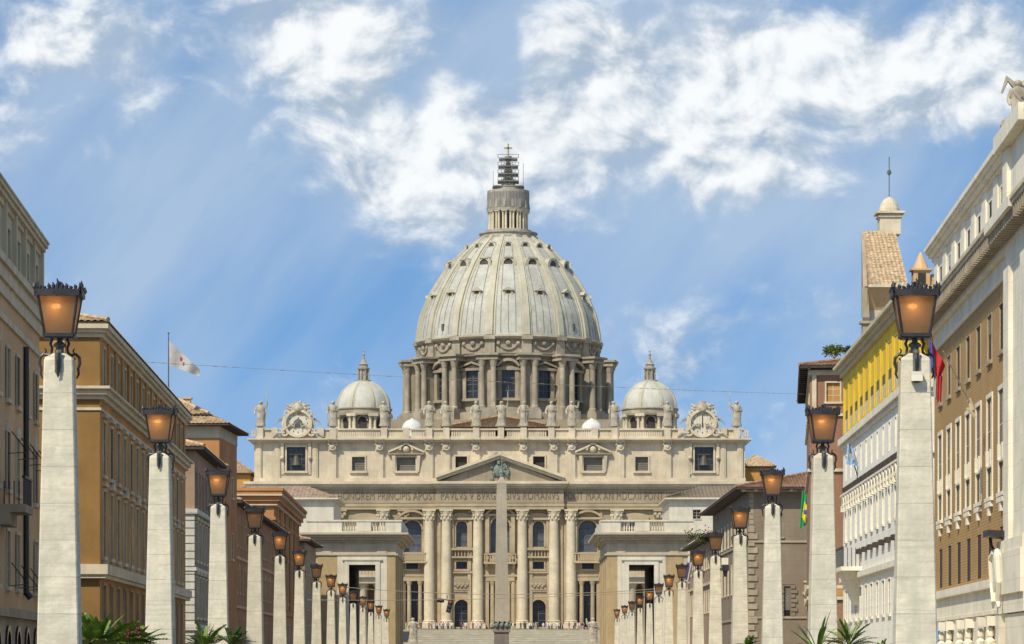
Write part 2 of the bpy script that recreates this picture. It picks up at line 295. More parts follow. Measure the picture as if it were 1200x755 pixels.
class MB:
    def __init__(s): s.v = []; s.f = []; s.mi = []; s.m = 0
    def poly(s, pts):
        i = len(s.v); s.v += [tuple(p) for p in pts]; s.f.append(tuple(range(i, i + len(pts)))); s.mi.append(s.m)
    def hexa(s, P):                      # 8 points: bottom 4 (ccw), top 4
        i = len(s.v); s.v += [tuple(p) for p in P]
        for q in ((0, 3, 2, 1), (4, 5, 6, 7), (0, 1, 5, 4), (1, 2, 6, 5), (2, 3, 7, 6), (3, 0, 4, 7)):
            s.f.append(tuple(i + k for k in q)); s.mi.append(s.m)
    def box(s, fr, a0, a1, o0, o1, z0, z1):
        s.hexa([fr.p(a0, o0, z0), fr.p(a1, o0, z0), fr.p(a1, o1, z0), fr.p(a0, o1, z0), fr.p(a0, o0, z1), fr.p(a1, o0, z1), fr.p(a1, o1, z1), fr.p(a0, o1, z1)])
    def taper(s, fr, a, o, z0, z1, h0, h1):
        s.hexa([fr.p(a - h0, o - h0, z0), fr.p(a + h0, o - h0, z0), fr.p(a + h0, o + h0, z0), fr.p(a - h0, o + h0, z0), fr.p(a - h1, o - h1, z1), fr.p(a + h1, o - h1, z1), fr.p(a + h1, o + h1, z1), fr.p(a - h1, o + h1, z1)])
    def grid(s, rows, closed=True, capb=False, capt=False):
        i = len(s.v); n = len(rows[0])
        for r in rows: s.v += [tuple(p) for p in r]
        for j in range(len(rows) - 1):
            for k in range(n if closed else n - 1):
                k2 = (k + 1) % n
                s.f.append((i + j * n + k, i + j * n + k2, i + (j + 1) * n + k2, i + (j + 1) * n + k)); s.mi.append(s.m)
        if capb: s.f.append(tuple(i + k for k in reversed(range(n)))); s.mi.append(s.m)
        if capt: s.f.append(tuple(i + (len(rows) - 1) * n + k for k in range(n))); s.mi.append(s.m)
    def lathe(s, c, prof, n=32, a0=0.0):  # c=(x,y), prof=[(r,z)]
        s.grid([[(c[0] + r * math.cos(a0 + 2 * PI * k / n), c[1] + r * math.sin(a0 + 2 * PI * k / n), z) for k in range(n)] for r, z in prof], True, True, True)
    def tube(s, pts, r, n=6):
        pts = [Vector(p) for p in pts]; rows = []
        rr = r if isinstance(r, (list, tuple)) else [r] * len(pts)
        up = None
        for k, p in enumerate(pts):
            t = (pts[min(k + 1, len(pts) - 1)] - pts[max(k - 1, 0)]).normalized()
            if up is None: up = Vector((0, 0, 1)) if abs(t.z) < .9 else Vector((1, 0, 0))
            a = t.cross(up).normalized(); b = a.cross(t).normalized(); up = b
            rows.append([p + (a * math.cos(2 * PI * j / n) + b * math.sin(2 * PI * j / n)) * rr[k] for j in range(n)])
        s.grid(rows, True, True, True)
    def ball(s, c, r, n=10, m=6, sz=None):
        sz = sz or (1, 1, 1)
        rows = [[(c[0] + r * sz[0] * math.sin(PI * j / m) * math.cos(2 * PI * k / n), c[1] + r * sz[1] * math.sin(PI * j / m) * math.sin(2 * PI * k / n), c[2] + r * sz[2] * math.cos(PI * j / m)) for k in range(n)] for j in range(1, m)]
        s.grid(rows, True, True, True)
    def prism(s, fr, a0, a1, prof):      # profile [(o,z)] swept along the wall
        s.grid([[fr.p(a, o, z) for o, z in prof] for a in (a0, a1)], True, True, True)
    def face_prism(s, fr, pts, o0, o1):  # outline [(a,z)] in the wall plane, given thickness
        s.grid([[fr.p(a, o, z) for a, z in pts] for o in (o0, o1)], True, True, True)
    def arch(s, fr, a, z, r, t, o0, o1, n=12, ang0=0, ang1=PI):   # arched band
        ins = [(a + r * math.cos(ang0 + (ang1 - ang0) * k / n), z + r * math.sin(ang0 + (ang1 - ang0) * k / n)) for k in range(n + 1)]
        out = [(a + (r + t) * math.cos(ang0 + (ang1 - ang0) * k / n), z + (r + t) * math.sin(ang0 + (ang1 - ang0) * k / n)) for k in range(n + 1)]
        for k in range(n):
            q = [ins[k], out[k], out[k + 1], ins[k + 1]]
            s.hexa([fr.p(x, o0, y) for x, y in q] + [fr.p(x, o1, y) for x, y in q])
    def wall(s, fr, a0, a1, z0, z1, holes, depth=.1, o=0.0):      # sheet with real openings and reveals
        A = sorted({a0, a1} | {max(a0, min(a1, x)) for h in holes for x in h[:2]}); Z = sorted({z0, z1} | {max(z0, min(z1, x)) for h in holes for x in h[2:4]})
        def inh(x, z): return any(h[0] < x < h[1] and h[2] < z < h[3] for h in holes)
        for i in range(len(A) - 1):
            j = 0
            while j < len(Z) - 1:
                if inh((A[i] + A[i + 1]) / 2, (Z[j] + Z[j + 1]) / 2): j += 1; continue
                k = j
                while k + 1 < len(Z) - 1 and not inh((A[i] + A[i + 1]) / 2, (Z[k + 1] + Z[k + 2]) / 2): k += 1
                s.poly([fr.p(A[i], o, Z[j]), fr.p(A[i + 1], o, Z[j]), fr.p(A[i + 1], o, Z[k + 1]), fr.p(A[i], o, Z[k + 1])]); j = k + 1
        for h in holes:
            x0, x1, y0, y1 = h[:4]; q = o - depth
            for (p, r) in (((x0, y0), (x1, y0)), ((x1, y0), (x1, y1)), ((x1, y1), (x0, y1)), ((x0, y1), (x0, y0))):
                s.poly([fr.p(p[0], o, p[1]), fr.p(r[0], o, r[1]), fr.p(r[0], q, r[1]), fr.p(p[0], q, p[1])])
    def build(s, name, mats, parent=None, smooth=False, norm=True, local=False):
        me = bpy.data.meshes.new(name)
        off = rootloc(parent) if parent is not None and not local else Vector((0, 0, 0))
        me.from_pydata([(x - off.x, y - off.y, z - off.z) for x, y, z in s.v], [], s.f)
        mats = mats if isinstance(mats, (list, tuple)) else [mats]
        for mm in mats: me.materials.append(M[mm] if isinstance(mm, str) else mm)
        if len(mats) > 1: me.polygons.foreach_set('material_index', s.mi)
        if norm:
            bm = bmesh.new(); bm.from_mesh(me); bmesh.ops.recalc_face_normals(bm, faces=bm.faces); bm.to_mesh(me); bm.free()
        if smooth:
            me.polygons.foreach_set('use_smooth', [True] * len(me.polygons))
            try: me.set_sharp_from_angle(angle=R(40))
            except Exception: pass
        o = bpy.data.objects.new(name, me); C.objects.link(o)
        if parent is not None: o.parent = parent
        return o
def copy_tree(o, parent=None):
    c = o.copy(); C.objects.link(c); c.parent = parent
    for ch in list(o.children): copy_tree(ch, c)
    return c

def tile_slope(mb, A, B, Cc, D, pitch=.36, amp=.07):
    """Pantile slope: A-B eave, D-C ridge (D above A). Ribs run up the slope and stop at the hips."""
    A, B, Cc, D = map(Vector, (A, B, Cc, D)); e = (B - A); Lw = e.length; e.normalize()
    def comp(P): a = (P - A).dot(e); return a, (P - A) - e * a
    ad, upv = comp(D); ac, _ = comp(Cc)
    nrm = e.cross(upv).normalized()
    if nrm.z < 0: nrm = -nrm
    n = max(2, int(Lw / pitch)); cols = []
    H = upv.length; nv = max(2, int(H / .45))
    for k in range(n * 4 + 1):
        a = Lw * k / (n * 4)
        t = 1.0
        if ad > 1e-3: t = min(t, a / ad)
        if ac < Lw - 1e-3: t = min(t, (Lw - a) / (Lw - ac))
        t = max(t, 0)
        h = amp * (0.5 + 0.5 * math.cos(2 * PI * k / 4))
        col = []
        for j in range(nv + 1):
            f = t * j / nv
            for dz in ((0.0,) if j in (0, nv) else (0.0, .035)):
                col.append(A + e * a + upv * f + nrm * (h + dz))
        cols.append(col)
    mb.grid(cols, closed=False)

def hip_roof(parent, fr, a0, a1, o0, o1, z, rise, over=.9, mt='tile', ridge=True, eave=.25):
    a0 -= over; a1 += over; o0 -= over; o1 += over
    w = (o1 - o0); ln = (a1 - a0); ins = min(w, ln) / 2
    mb = MB()
    if ln >= w: R0 = (a0 + ins, (o0 + o1) / 2); R1 = (a1 - ins, (o0 + o1) / 2)
    else: R0 = ((a0 + a1) / 2, o0 + ins); R1 = ((a0 + a1) / 2, o1 - ins)
    E = [(a0, o0), (a1, o0), (a1, o1), (a0, o1)]
    p = lambda q, zz: fr.p(q[0], q[1], zz)
    zr = z + rise
    if ln >= w: S = [(E[0], E[1], R1, R0), (E[1], E[2], R1, R1), (E[2], E[3], R0, R1), (E[3], E[0], R0, R0)]
    else: S = [(E[0], E[1], R0, R0), (E[1], E[2], R1, R0), (E[2], E[3], R1, R1), (E[3], E[0], R0, R1)]
    for (a, b, c, d) in S: tile_slope(mb, p(a, z), p(b, z), p(c, zr), p(d, zr))
    ro = mb.build('roof', mt, parent, norm=False)
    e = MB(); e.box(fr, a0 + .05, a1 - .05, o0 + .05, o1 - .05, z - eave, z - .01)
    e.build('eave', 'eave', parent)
    if ridge:
        r = MB(); r.tube([p(R0, zr + .08), p(R1, zr + .08)], .16)
        for q, t in ((E[0], R0), (E[1], R1 if ln >= w else R0), (E[2], R1), (E[3], R0 if ln >= w else R1)): r.tube([p(q, z + .08), p(t, zr + .08)], .15)
        r.build('ridge_tiles', mt, ro)
    return ro

WR = random.Random(77)
def window(parent, fr, a, z0, z1, w, depth=.06, pane='dark', frame='trim', t=.14, proud=.075, hood=None, sill=True, bars=True, shut=None, name='window', balc=False, barmat='trim'):
    """Pane set back in the wall opening with glazing bars; its moulded surround is a sub-part."""
    g = MB(); g.box(fr, a - w / 2, a + w / 2, -depth - .06, -depth, z0, z1)
    if bars:
        g.m = 1
        g.box(fr, a - .035, a + .035, -depth, -depth + .03, z0, z1)
        for k in (1, 2): g.box(fr, a - w / 2, a + w / 2, -depth, -depth + .025, z0 + (z1 - z0) * k / 3 - .03, z0 + (z1 - z0) * k / 3 + .03)
    if shut:
        g.m = 2
        for sg in shut: g.box(fr, a + sg * (w / 2) - w * .24, a + sg * (w / 2) + w * .24, .004, .06, z0, z1)
    q_ = WR.random()
    if pane in ('dark', 'dark_warm', 'olive') and q_ < .42:   # blinds drawn to different heights
        g.m = 3; g.box(fr, a - w / 2 + .02, a + w / 2 - .02, -depth, -depth + .02, z1 - (z1 - z0) * WR.choice((.25, .4, .55, .8, .98)), z1 - .01)
    o = g.build(name, [pane, barmat, 'shutbrown', 'shut_grey' if q_ < .25 else 'shut_pale'], parent)
    if frame:
        f = MB()
        f.box(fr, a - w / 2 - t, a - w / 2, .0, proud, z0, z1); f.box(fr, a + w / 2, a + w / 2 + t, .0, proud, z0, z1)
        f.box(fr, a - w / 2 - t, a + w / 2 + t, .0, proud + .01, z1, z1 + t)
        if sill: f.box(fr, a - w / 2 - t - .1, a + w / 2 + t + .1,  .0, proud + .09, z0 - .2, z0 - .003)
        if hood == 'flat': f.box(fr, a - w / 2 - t - .12, a + w / 2 + t + .12, .0, proud + .15, z1 + t + .12, z1 + t + .32)
        if hood == 'gable': f.face_prism(fr, [(a - w / 2 - t - .2, z1 + t + .1), (a + w / 2 + t + .2, z1 + t + .1), (a, z1 + t + .75)], 0, proud + .16)
        if hood == 'arch':
            r = w / 2 + t; f.face_prism(fr, [(a + r * math.cos(PI * k / 8), z1 + t + .004 + .45 * r * math.sin(PI * k / 8)) for k in range(9)], 0, proud + .02)
        if balc:
            for k in (-1, 0, 1): f.box(fr, a + k * w * .45 - .08, a + k * w * .45 + .08, 0, .25, z0 - .55, z0 - .21)
        f.build('window_frame', frame, o)
    return o
def ring_stack(mb, rings, n=14, fold=0.0, seed=0, T=None, caps=True):
    rnd = random.Random(seed); ph = rnd.random() * 6; rows = []
    for i, (cx, cy, z, rx, ry) in enumerate(rings):
        row = []
        for k in range(n):
            th = 2 * PI * k / n; q = 1 + fold * math.sin(th * 5 + ph + z * .9) * (1 if fold else 0) + fold * .5 * math.sin(th * 3 - z * 1.7 + ph * 2)
            p = (cx + rx * q * math.cos(th), cy + ry * q * math.sin(th), z)
            row.append(T(p) if T else p)
        rows.append(row)
    mb.grid(rows, True, caps, caps)

# ------------------------------------------------------------------ ground, steps
g = MB(); g.poly([(-4500, -400, -1.72), (4500, -400, -1.72), (4500, 9000, -1.72), (-4500, 9000, -1.72)])
tag(g.build('ground', 'paving'), kind='structure')
g = MB(); g.poly([(-7, -200, -1.716), (7.5, -200, -1.716), (13, 500, -1.716), (-13, 500, -1.716)]); tag(g.build('road', 'asphalt'), kind='structure')
for sd in (-1, 1):
    g = MB(); pts = [(sd * 7.2, -200), (sd * 23, -200), (sd * 23, 500), (sd * 12.5, 500)]
    if sd > 0: pts[0] = (7.7, -200); pts[3] = (13.2, 500)
    g.grid([[(x, y, -1.716) for x, y in pts], [(x, y, -1.58) for x, y in pts]], True, False, True); tag(g.build('pavement', 'paving'), kind='structure')
g = MB()
for k in range(60): g.poly([(-.08, 5 + k * 8, -1.712), (.08, 5 + k * 8, -1.712), (.08, 9 + k * 8, -1.712), (-.08, 9 + k * 8, -1.712)])
tag(g.build('road_marking', 'paint'), kind='structure')
g = MB(); nst = 34
for k in range(nst):
    y0 = 648 + k * 2.9; zt = -1.7 + (k + 1) * (8.9 / nst)
    g.box(W0, -62, 62, -830, -y0, -1.71, zt) if k == 0 else g.box(W0, -62 + k * .15, 62 - k * .15, -825, -y0, -1.71 + k * (8.9 / nst) * .98, zt)
tag(g.build('steps', 'steps'), kind='structure')

# ------------------------------------------------------------------ the basilica
DB = 760.0; K = DB / FPX; FC = 586.0
def ax(px): return (px - CX) * K
def az(py): return (HY - py) * K
FB = Fr((0, DB), (1, 0), (0, -1))
bas = empty('basilica', (ax(FC), DB, az(735)), 'huge domed travertine basilica closing the far end of the avenue', 'basilica')
def mir(xs): return xs + [2 * FC - x for x in xs]
HL = []   # openings: (px0,px1,pyTop,pyBot,pane)
attw = []
for p in (347, 2 * FC - 347 + 0): attw.append((p - 11, p + 11, 524, 552, 'bell'))
for p in (420, 752): attw.append((p - 7.5, p + 7.5, 535.5, 552, 'sq'))
for p in (476, 695): attw.append((p - 11, p + 11, 536, 552, 'ped'))
for p in (540.5, 631.5): attw.append((p - 6.8, p + 6.8, 535, 550, 'dk'))
low = []
for p in (541, 631): low += [(p - 6.5, p + 6.5, 611, 641, 'arch'), (p - 6.5, p + 6.5, 658.5, 667, 'sm'), (p - 8.5, p + 8.5, 703, 735, 'door')]
for p in (483, 689): low += [(p - 11, p + 11, 610, 647, 'loggia'), (p - 7, p + 7, 658.5, 667, 'sm'), (p - 12 + (4 if p < 500 else 0), p + 10 + (4 if p < 500 else 0), 681, 735, 'portal')]
low += [(575, 597, 606, 648, 'loggia'), (573, 600, 681, 735, 'portal')]
for p in (428, 744): low += [(p - 9, p + 9, 611, 645, 'arch'), (p - 9, p + 9, 690, 735, 'door')]
# lower wall
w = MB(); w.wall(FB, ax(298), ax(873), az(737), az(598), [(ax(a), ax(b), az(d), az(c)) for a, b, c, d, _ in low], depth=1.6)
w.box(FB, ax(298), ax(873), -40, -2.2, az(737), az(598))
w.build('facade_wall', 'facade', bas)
w = MB(); w.wall(FB, ax(298), ax(873), az(566), az(516), [(ax(a), ax(b), az(d), az(c)) for a, b, c, d, _ in attw], depth=.8)
w.box(FB, ax(298), ax(873), -38, -2.0, az(598), az(515)); w.build('attic_wall', 'attic', bas)
# panes
for a, b, c, d, k in low + attw:
    g = MB(); dep = 1.5 if c > 600 else .75
    pane = {'bell': 'dark', 'sq': 'shut_grey', 'ped': 'shut_grey', 'dk': 'dark_warm', 'arch': 'glass_blue', 'sm': 'dark', 'door': 'dark', 'loggia': 'glass_blue', 'portal': 'dark'}[k]
    g.box(FB, ax(a), ax(b), -dep - .2, -dep, az(d), az(c)); g.m = 1
    if k in ('sq', 'ped'):
        for q in range(1, 6): z = az(d) + (az(c) - az(d)) * q / 6; g.box(FB, ax(a), ax(b), -dep, -dep + .06, z - .04, z + .04)
    if k in ('arch', 'door', 'portal', 'loggia', 'bell'):
        xm = (ax(a) + ax(b)) / 2; g.box(FB, xm - .07, xm + .07, -dep, -dep + .1, az(d), az(c))
        for q in ((1, 2, 3) if k != 'portal' else (2,)): z = az(d) + (az(c) - az(d)) * q / 4; g.box(FB, ax(a), ax(b), -dep, -dep + .1, z - .07, z + .07)
    if k == 'bell':
        for q in (.22, .78): x = ax(a) + (ax(b) - ax(a)) * q; g.box(FB, x - .06, x + .06, -dep, -dep + .1, az(d), az(c))
    o = g.build('portal' if k in ('portal', 'door') else 'window', [pane, 'iron_grey'], bas)
    f = MB(); t = .35
    x0, x1, y0, y1 = ax(a), ax(b), az(d), az(c)
    if k in ('arch', 'door'):
        r = (x1 - x0) / 2; xm = (x0 + x1) / 2; zs = y1 - r
        # spandrels that turn the square opening into an arch
        for sg in (-1, 1):
            pts = [(xm + sg * r, zs)] + [(xm + sg * r * math.cos(PI / 2 * q / 6), zs + r * math.sin(PI / 2 * q / 6)) for q in range(1, 7)] + [(xm + sg * r, y1 + .01)]
            f.face_prism(FB, pts, -dep + .12, -.02)
        f.arch(FB, xm, zs, r, .45, .0, .22); f.box(FB, x0 - .45, x0, 0, .2, y0, zs); f.box(FB, x1, x1 + .45, 0, .2, y0, zs)
        if k == 'arch':
            f.box(FB, x0 - 1.1, x0 - .5, 0, .5, y0 - .2, y1 + .3); f.box(FB, x1 + .5, x1 + 1.1, 0, .5, y0 - .2, y1 + .3)
            f.box(FB, x0 - 1.4, x1 + 1.4, 0, .8, y1 + .3, y1 + .8); f.box(FB, x0 - 1.4, x1 + 1.4, 0, 1.0, y0 - .8, y0 - .25)
            for q in range(7): xx = x0 - .9 + (x1 - x0 + 1.8) * q / 6; f.box(FB, xx - .12, xx + .12, .3, .6, y0 - 2.2, y0 - .8)
            f.box(FB, x0 - 1.4, x1 + 1.4, 0, .9, y0 - 2.6, y0 - 2.2)
            f.face_prism(FB, [(xm + (r + 1.6) * math.cos(PI * q / 8), y1 + .8 + 1.1 * math.sin(PI * q / 8)) for q in range(9)], 0, .6)
    elif k == 'loggia':
        r = (x1 - x0) / 2; xm = (x0 + x1) / 2
        for sg in (-1, 1):
            zs = y1 - r; pts = [(xm + sg * r, zs)] + [(xm + sg * r * math.cos(PI / 2 * q / 6), zs + r * math.sin(PI / 2 * q / 6)) for q in range(1, 7)] + [(xm + sg * r, y1 + .01)]
            f.face_prism(FB, pts, -dep + .12, -.02)
            f.box(FB, xm + sg * (r + .8) - .45, xm + sg * (r + .8) + .45, 0, .9, y0 - .1, y1 + .2)
        f.arch(FB, xm, y1 - r, r, .4, 0, .3)
        # segmental pediment
        f.box(FB, xm - r - 1.6, xm + r + 1.6, 0, 1.1, y1 + .2, y1 + .7)
        f.arch(FB, xm, y1 - 2.0, 3.9, .5, 0, 1.2, 14, R(38), R(142))
        # balcony with balusters
        f.box(FB, x0 - 1.6, x1 + 1.6, 0, 1.9, y0 - 2.6, y0 - 2.1); f.box(FB, x0 - 1.6, x1 + 1.6, 1.3, 1.8, y0 - .5, y0 - .2)
        for q in range(12): xx = x0 - 1.4 + (x1 - x0 + 2.8) * q / 11; f.box(FB, xx - .12, xx + .12, 1.4, 1.7, y0 - 2.1, y0 - .5)
        for xx in (x0 - 1.0, x1 + 1.0): f.hexa([FB.p(xx - .3, 0, y0 - 4), FB.p(xx + .3, 0, y0 - 4), FB.p(xx + .3, .3, y0 - 4), FB.p(xx - .3, .3, y0 - 4), FB.p(xx - .3, 0, y0 - 2.6), FB.p(xx + .3, 0, y0 - 2.6), FB.p(xx + .3, 1.7, y0 - 2.6), FB.p(xx - .3, 1.7, y0 - 2.6)])
    elif k == 'portal':
        f.box(FB, x0 - .6, x1 + .6, 0, .5, y1, y1 + .9)
        for xx in (x0 + .9, x1 - .9) if x0 < -5 or x0 > 0 else (x0 + .8, x1 - .8):
            if x0 < ax(540): pass
            f.lathe((xx, DB - .2), [(.62, y0), (.62, y0 + .8), (.5, y0 + 1), (.44, y1 - 1.1), (.6, y1 - .6), (.72, y1 - .02)], 12)
    else:
        f.box(FB, x0 - t, x0, 0, .25, y0, y1); f.box(FB, x1, x1 + t, 0, .25, y0, y1); f.box(FB, x0 - t, x1 + t, 0, .27, y1, y1 + t); f.box(FB, x0 - t - .2, x1 + t + .2, 0, .5, y0 - .5, y0)
        if k == 'ped':
            for sg in (-1, 1): f.hexa([FB.p((x0 + x1) / 2 + sg * 2.7 - .3, 0, y0 - .2), FB.p((x0 + x1) / 2 + sg * 2.7 + .3, 0, y0 - .2), FB.p((x0 + x1) / 2 + sg * 2.7 + .3, .3, y0 - .2), FB.p((x0 + x1) / 2 + sg * 2.7 - .3, .3, y0 - .2), FB.p((x0 + x1) / 2 + sg * 2.9 - .4, 0, y1 + .4), FB.p((x0 + x1) / 2 + sg * 2.9 + .4, 0, y1 + .4), FB.p((x0 + x1) / 2 + sg * 2.9 + .4, .8, y1 + .4), FB.p((x0 + x1) / 2 + sg * 2.9 - .4, .8, y1 + .4)])
            xm = (x0 + x1) / 2; zc = y1 + .6
            f.prism(Fr((xm, DB), (1, 0), (0, -1)), -4.2, 4.2, [(0, zc), (1.0, zc), (1.2, zc + .35), (0, zc + .35)])
            for sg in (-1, 1):
                f.hexa([FB.p(xm + sg * 4.2, 0, zc + .36), FB.p(xm + sg * 1.0, 0, zc + 1.7), FB.p(xm + sg * 1.0, 1.1, zc + 1.7), FB.p(xm + sg * 4.2, 1.1, zc + .36), FB.p(xm + sg * 4.2, 0, zc + .8), FB.p(xm + sg * 1.0, 0, zc + 2.2), FB.p(xm + sg * 1.0, 1.1, zc + 2.2), FB.p(xm + sg * 4.2, 1.1, zc + .8)])
            f.arch(FB, xm, zc + 1.0, 1.2, .5, 0, 1.0, 10); f.ball((xm, DB - .5, zc + 1.2), .8, 10, 8)
        if k == 'bell':
            xm = (x0 + x1) / 2
            bb = MB(); bb.lathe((xm, DB + .35), [(1.25, y0 + 1.3), (1.0, y0 + 1.7), (.75, y0 + 2.9), (.45, y0 + 3.5), (.1, y0 + 3.7)], 16); bb.box(FB, xm - 1.6, xm + 1.6, -.45, -.25, y0 + 3.7, y0 + 3.95); bb.build('bell', 'bronze_dark', o, smooth=True)
            for sg in (-1, 1):
                f.box(FB, xm + sg * 3.2 - .35, xm + sg * 3.2 + .35, 0, .7, y1 - 2.2, y1 + .9); f.ball((xm + sg * 3.2, DB - .6, y1 - 2.5), .5)
                f.box(FB, xm + sg * 3.1 - .3, xm + sg * 3.1 + .3, 0, .25, y0 - .8, y1 - 2.2)
    f.build('surround', ['attic' if c < 600 else 'facade'], o)
# blind panels between the storeys
for p in (541, 631):
    g = MB()
    g.box(FB, ax(p - 11), ax(p + 11), 0, .3, az(694), az(677)); g.box(FB, ax(p - 9), ax(p + 9), .3, .42, az(692), az(679))
    for q in range(7): g.ball((ax(p - 7 + q * 2.3), DB - .42, az(685.5 + (q % 2) * 2)), .42, 6, 5)
    g.build('relief_panel', 'frieze', bas)
    g = MB(); g.box(FB, ax(p - 13), ax(p + 13), 0, .55, az(672), az(670)); g.build('string_course', 'facade', bas)
for a, b in ((475, 497), (675, 700), (566, 606)): g = MB(); g.box(FB, ax(a), ax(b), 0, .6, az(676), az(673.5)); g.build('string_course', 'facade', bas)
# entablature, stepping forward over the columns
def ress(mb, z0, z1, p, extra=((514, 658),)):
    mb.box(FB, ax(299) - p, ax(872) + p, -10, p, z0, z1)
    for a, b in extra: mb.box(FB, ax(a) - p * .6, ax(b) + p * .6, 0, p + 1.3, z0 + .003, z1 - .003)
e = MB()
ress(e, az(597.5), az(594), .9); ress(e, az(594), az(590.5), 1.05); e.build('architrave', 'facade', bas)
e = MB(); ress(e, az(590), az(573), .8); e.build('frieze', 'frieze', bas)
e = MB(); ress(e, az(573), az(571), 1.2); ress(e, az(571), az(568), 2.0); ress(e, az(568), az(565), 2.5)
for q in range(150): x = ax(295) + q * (ax(877) - ax(295)) / 149; e.box(FB, x - .22, x + .22, .8, 1.8 + (1.3 if 514 < (x / K + CX) < 658 else 0), az(572.8), az(571.4))
e.build('cornice', 'attic', bas)
def words(txt, px0, px1, py0, py1, out, par, m='letters', name='inscription', fr=None, d=DB):
    cu = bpy.data.curves.new(name, 'FONT'); cu.body = txt; cu.align_x = 'CENTER'; cu.size = 1; cu.extrude = .05; cu.space_character = 1.08
    t = bpy.data.objects.new('tmp', cu); C.objects.link(t); bpy.context.view_layer.update()
    me = bpy.data.meshes.new_from_object(t.evaluated_get(bpy.context.evaluated_depsgraph_get())); bpy.data.objects.remove(t)
    xs = [v.co.x for v in me.vertices]; ys = [v.co.y for v in me.vertices]
    kx = (px1 - px0) * K / (max(xs) - min(xs)); ky = (py1 - py0) * K / (max(ys) - min(ys)); xm = (max(xs) + min(xs)) / 2; y0 = min(ys)
    rl = rootloc(par)
    for v in me.vertices:
        x, y, z = v.co; v.co = Vector((ax((px0 + px1) / 2) + (x - xm) * kx, DB - out - z, az(py1) + (y - y0) * ky)) - rl
    me.materials.append(M[m]); o = bpy.data.objects.new(name, me); C.objects.link(o); o.parent = par; return o
words('IN HONOREM PRINCIPIS APOST', 384, 511, 577, 586, .86, bas); words('PAVLVS V BVRGHESIVS ROMANVS', 517, 655, 577, 586, 2.16, bas); words('PONT MAX AN MDCXII PONT VII', 661, 789, 577, 586, .86, bas)
# giant order
def corinthian(mb, x, y, r, z0, z1):
    mb.lathe((x, y), [(r, z0), (r * 1.02, z0 + (z1 - z0) * .1), (r * 1.15, z0 + (z1 - z0) * .5), (r * 1.5, z1 - (z1 - z0) * .12)], 20)
    for row, (rr, zz, n) in enumerate(((1.12, .22, 8), (1.25, .5, 8), (1.42, .78, 4))):
        for k in range(n):
            a = 2 * PI * (k + .5 * (row != 1)) / n + (0 if row < 2 else 0); mb.ball((x + r * rr * math.cos(a), y + r * rr * math.sin(a), z0 + (z1 - z0) * zz), r * .28, 6, 5, (1, 1, 1.3))
    h = r * 1.45; mb.box(Fr((x, y), (1, 0), (0, -1)), -h, h, -h, h, z1 - (z1 - z0) * .12, z1)
cols = [449, 503, 523, 560, 612, 649, 669, 723]
for p in cols:
    x = ax(p); r = 6.3 * K; y = DB - .75
    g = MB(); prof = [(r * .98 * (1 - .14 * max(0, (t - .3) / .7) ** 1.6), az(727) + (az(611) - az(727)) * t) for t in [q / 12 for q in range(13)]]
    g.lathe((x, y), prof, 32); c = g.build('column', 'column', bas, smooth=True)
    b = MB(); b.lathe((x, y), [(r * 1.3, az(731)), (r * 1.34, az(730.3)), (r * 1.3, az(729.6)), (r * 1.1, az(728.8)), (r * 1.2, az(728)), (r * 1.05, az(727))], 28); b.box(Fr((x, y), (1, 0), (0, -1)), -r * 1.45, r * 1.45, -r * 1.45, r * 1.45, az(737), az(731)); b.build('column_base', 'column', c, smooth=False)
    b = MB(); corinthian(b, x, y, r * .86, az(611), az(597.6)); b.build('capital', 'column', c, smooth=True)
for p in (347, 373, 399, 473, 773, 799, 825, 866, 306):
    g = MB(); g.box(FB, ax(p - 6), ax(p + 6) if p != 473 else ax(p), 0, .43, az(737), az(611)); 
    for q in range(5): g.ball((ax(p - 5 + q * 2.5), DB - .5, az(603 + 3 * (q % 2))), .55, 6, 5)
    g.box(FB, ax(p - 7.5), ax(p + 7.5), 0, .88, az(599.5), az(597.6)); g.build('pilaster', 'facade', bas)
for p in (468, 514.5, 528, 550, 571, 601, 622, 643, 657.5, 704):     # flat strips behind the columns
    g = MB(); g.box(FB, ax(p - 2), ax(p + 2), 0, .35, az(737), az(598)); g.build('pilaster', 'facade', bas)
# pediment
g = MB(); yb = az(565); apx, apz = ax(FC), az(531.5)
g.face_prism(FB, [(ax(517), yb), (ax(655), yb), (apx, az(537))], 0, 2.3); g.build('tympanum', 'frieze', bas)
g = MB()
for sg in (-1, 1):
    x0 = ax(FC + sg * 75)
    for (dz, th, o1) in ((0, .75, 3.3), (.75, .65, 4.0)):
        g.hexa([FB.p(x0, .0, yb + dz), FB.p(apx, .0, apz - 1.4 + dz), FB.p(apx, o1, apz - 1.4 + dz), FB.p(x0, o1, yb + dz), FB.p(x0, 0, yb + dz + th), FB.p(apx, 0, apz - 1.4 + dz + th), FB.p(apx, o1, apz - 1.4 + dz + th), FB.p(x0, o1, yb + dz + th)])
g.box(FB, ax(510), ax(662), 0, 3.7, yb - .42, yb + .02)
g.build('pediment_cornice', 'attic', bas)
g = MB(); rnd = random.Random(5)
g.ball((ax(584), DB - 2.5, az(552)), 1.2, 14, 10, (1, .5, 1.35)); g.box(FB, ax(582.6), ax(585.4), 2.3, 3.3, az(545), az(540))
for k in range(26):
    a = rnd.random() * 2 * PI; rr = 1.2 + rnd.random() * 1.3; g.ball((ax(584) + rr * math.cos(a), DB - 2.5, az(551) + 1.5 * rr * math.sin(a)), .3 + .3 * rnd.random(), 6, 5)
g.build('coat_of_arms', 'bronze', bas, smooth=True)
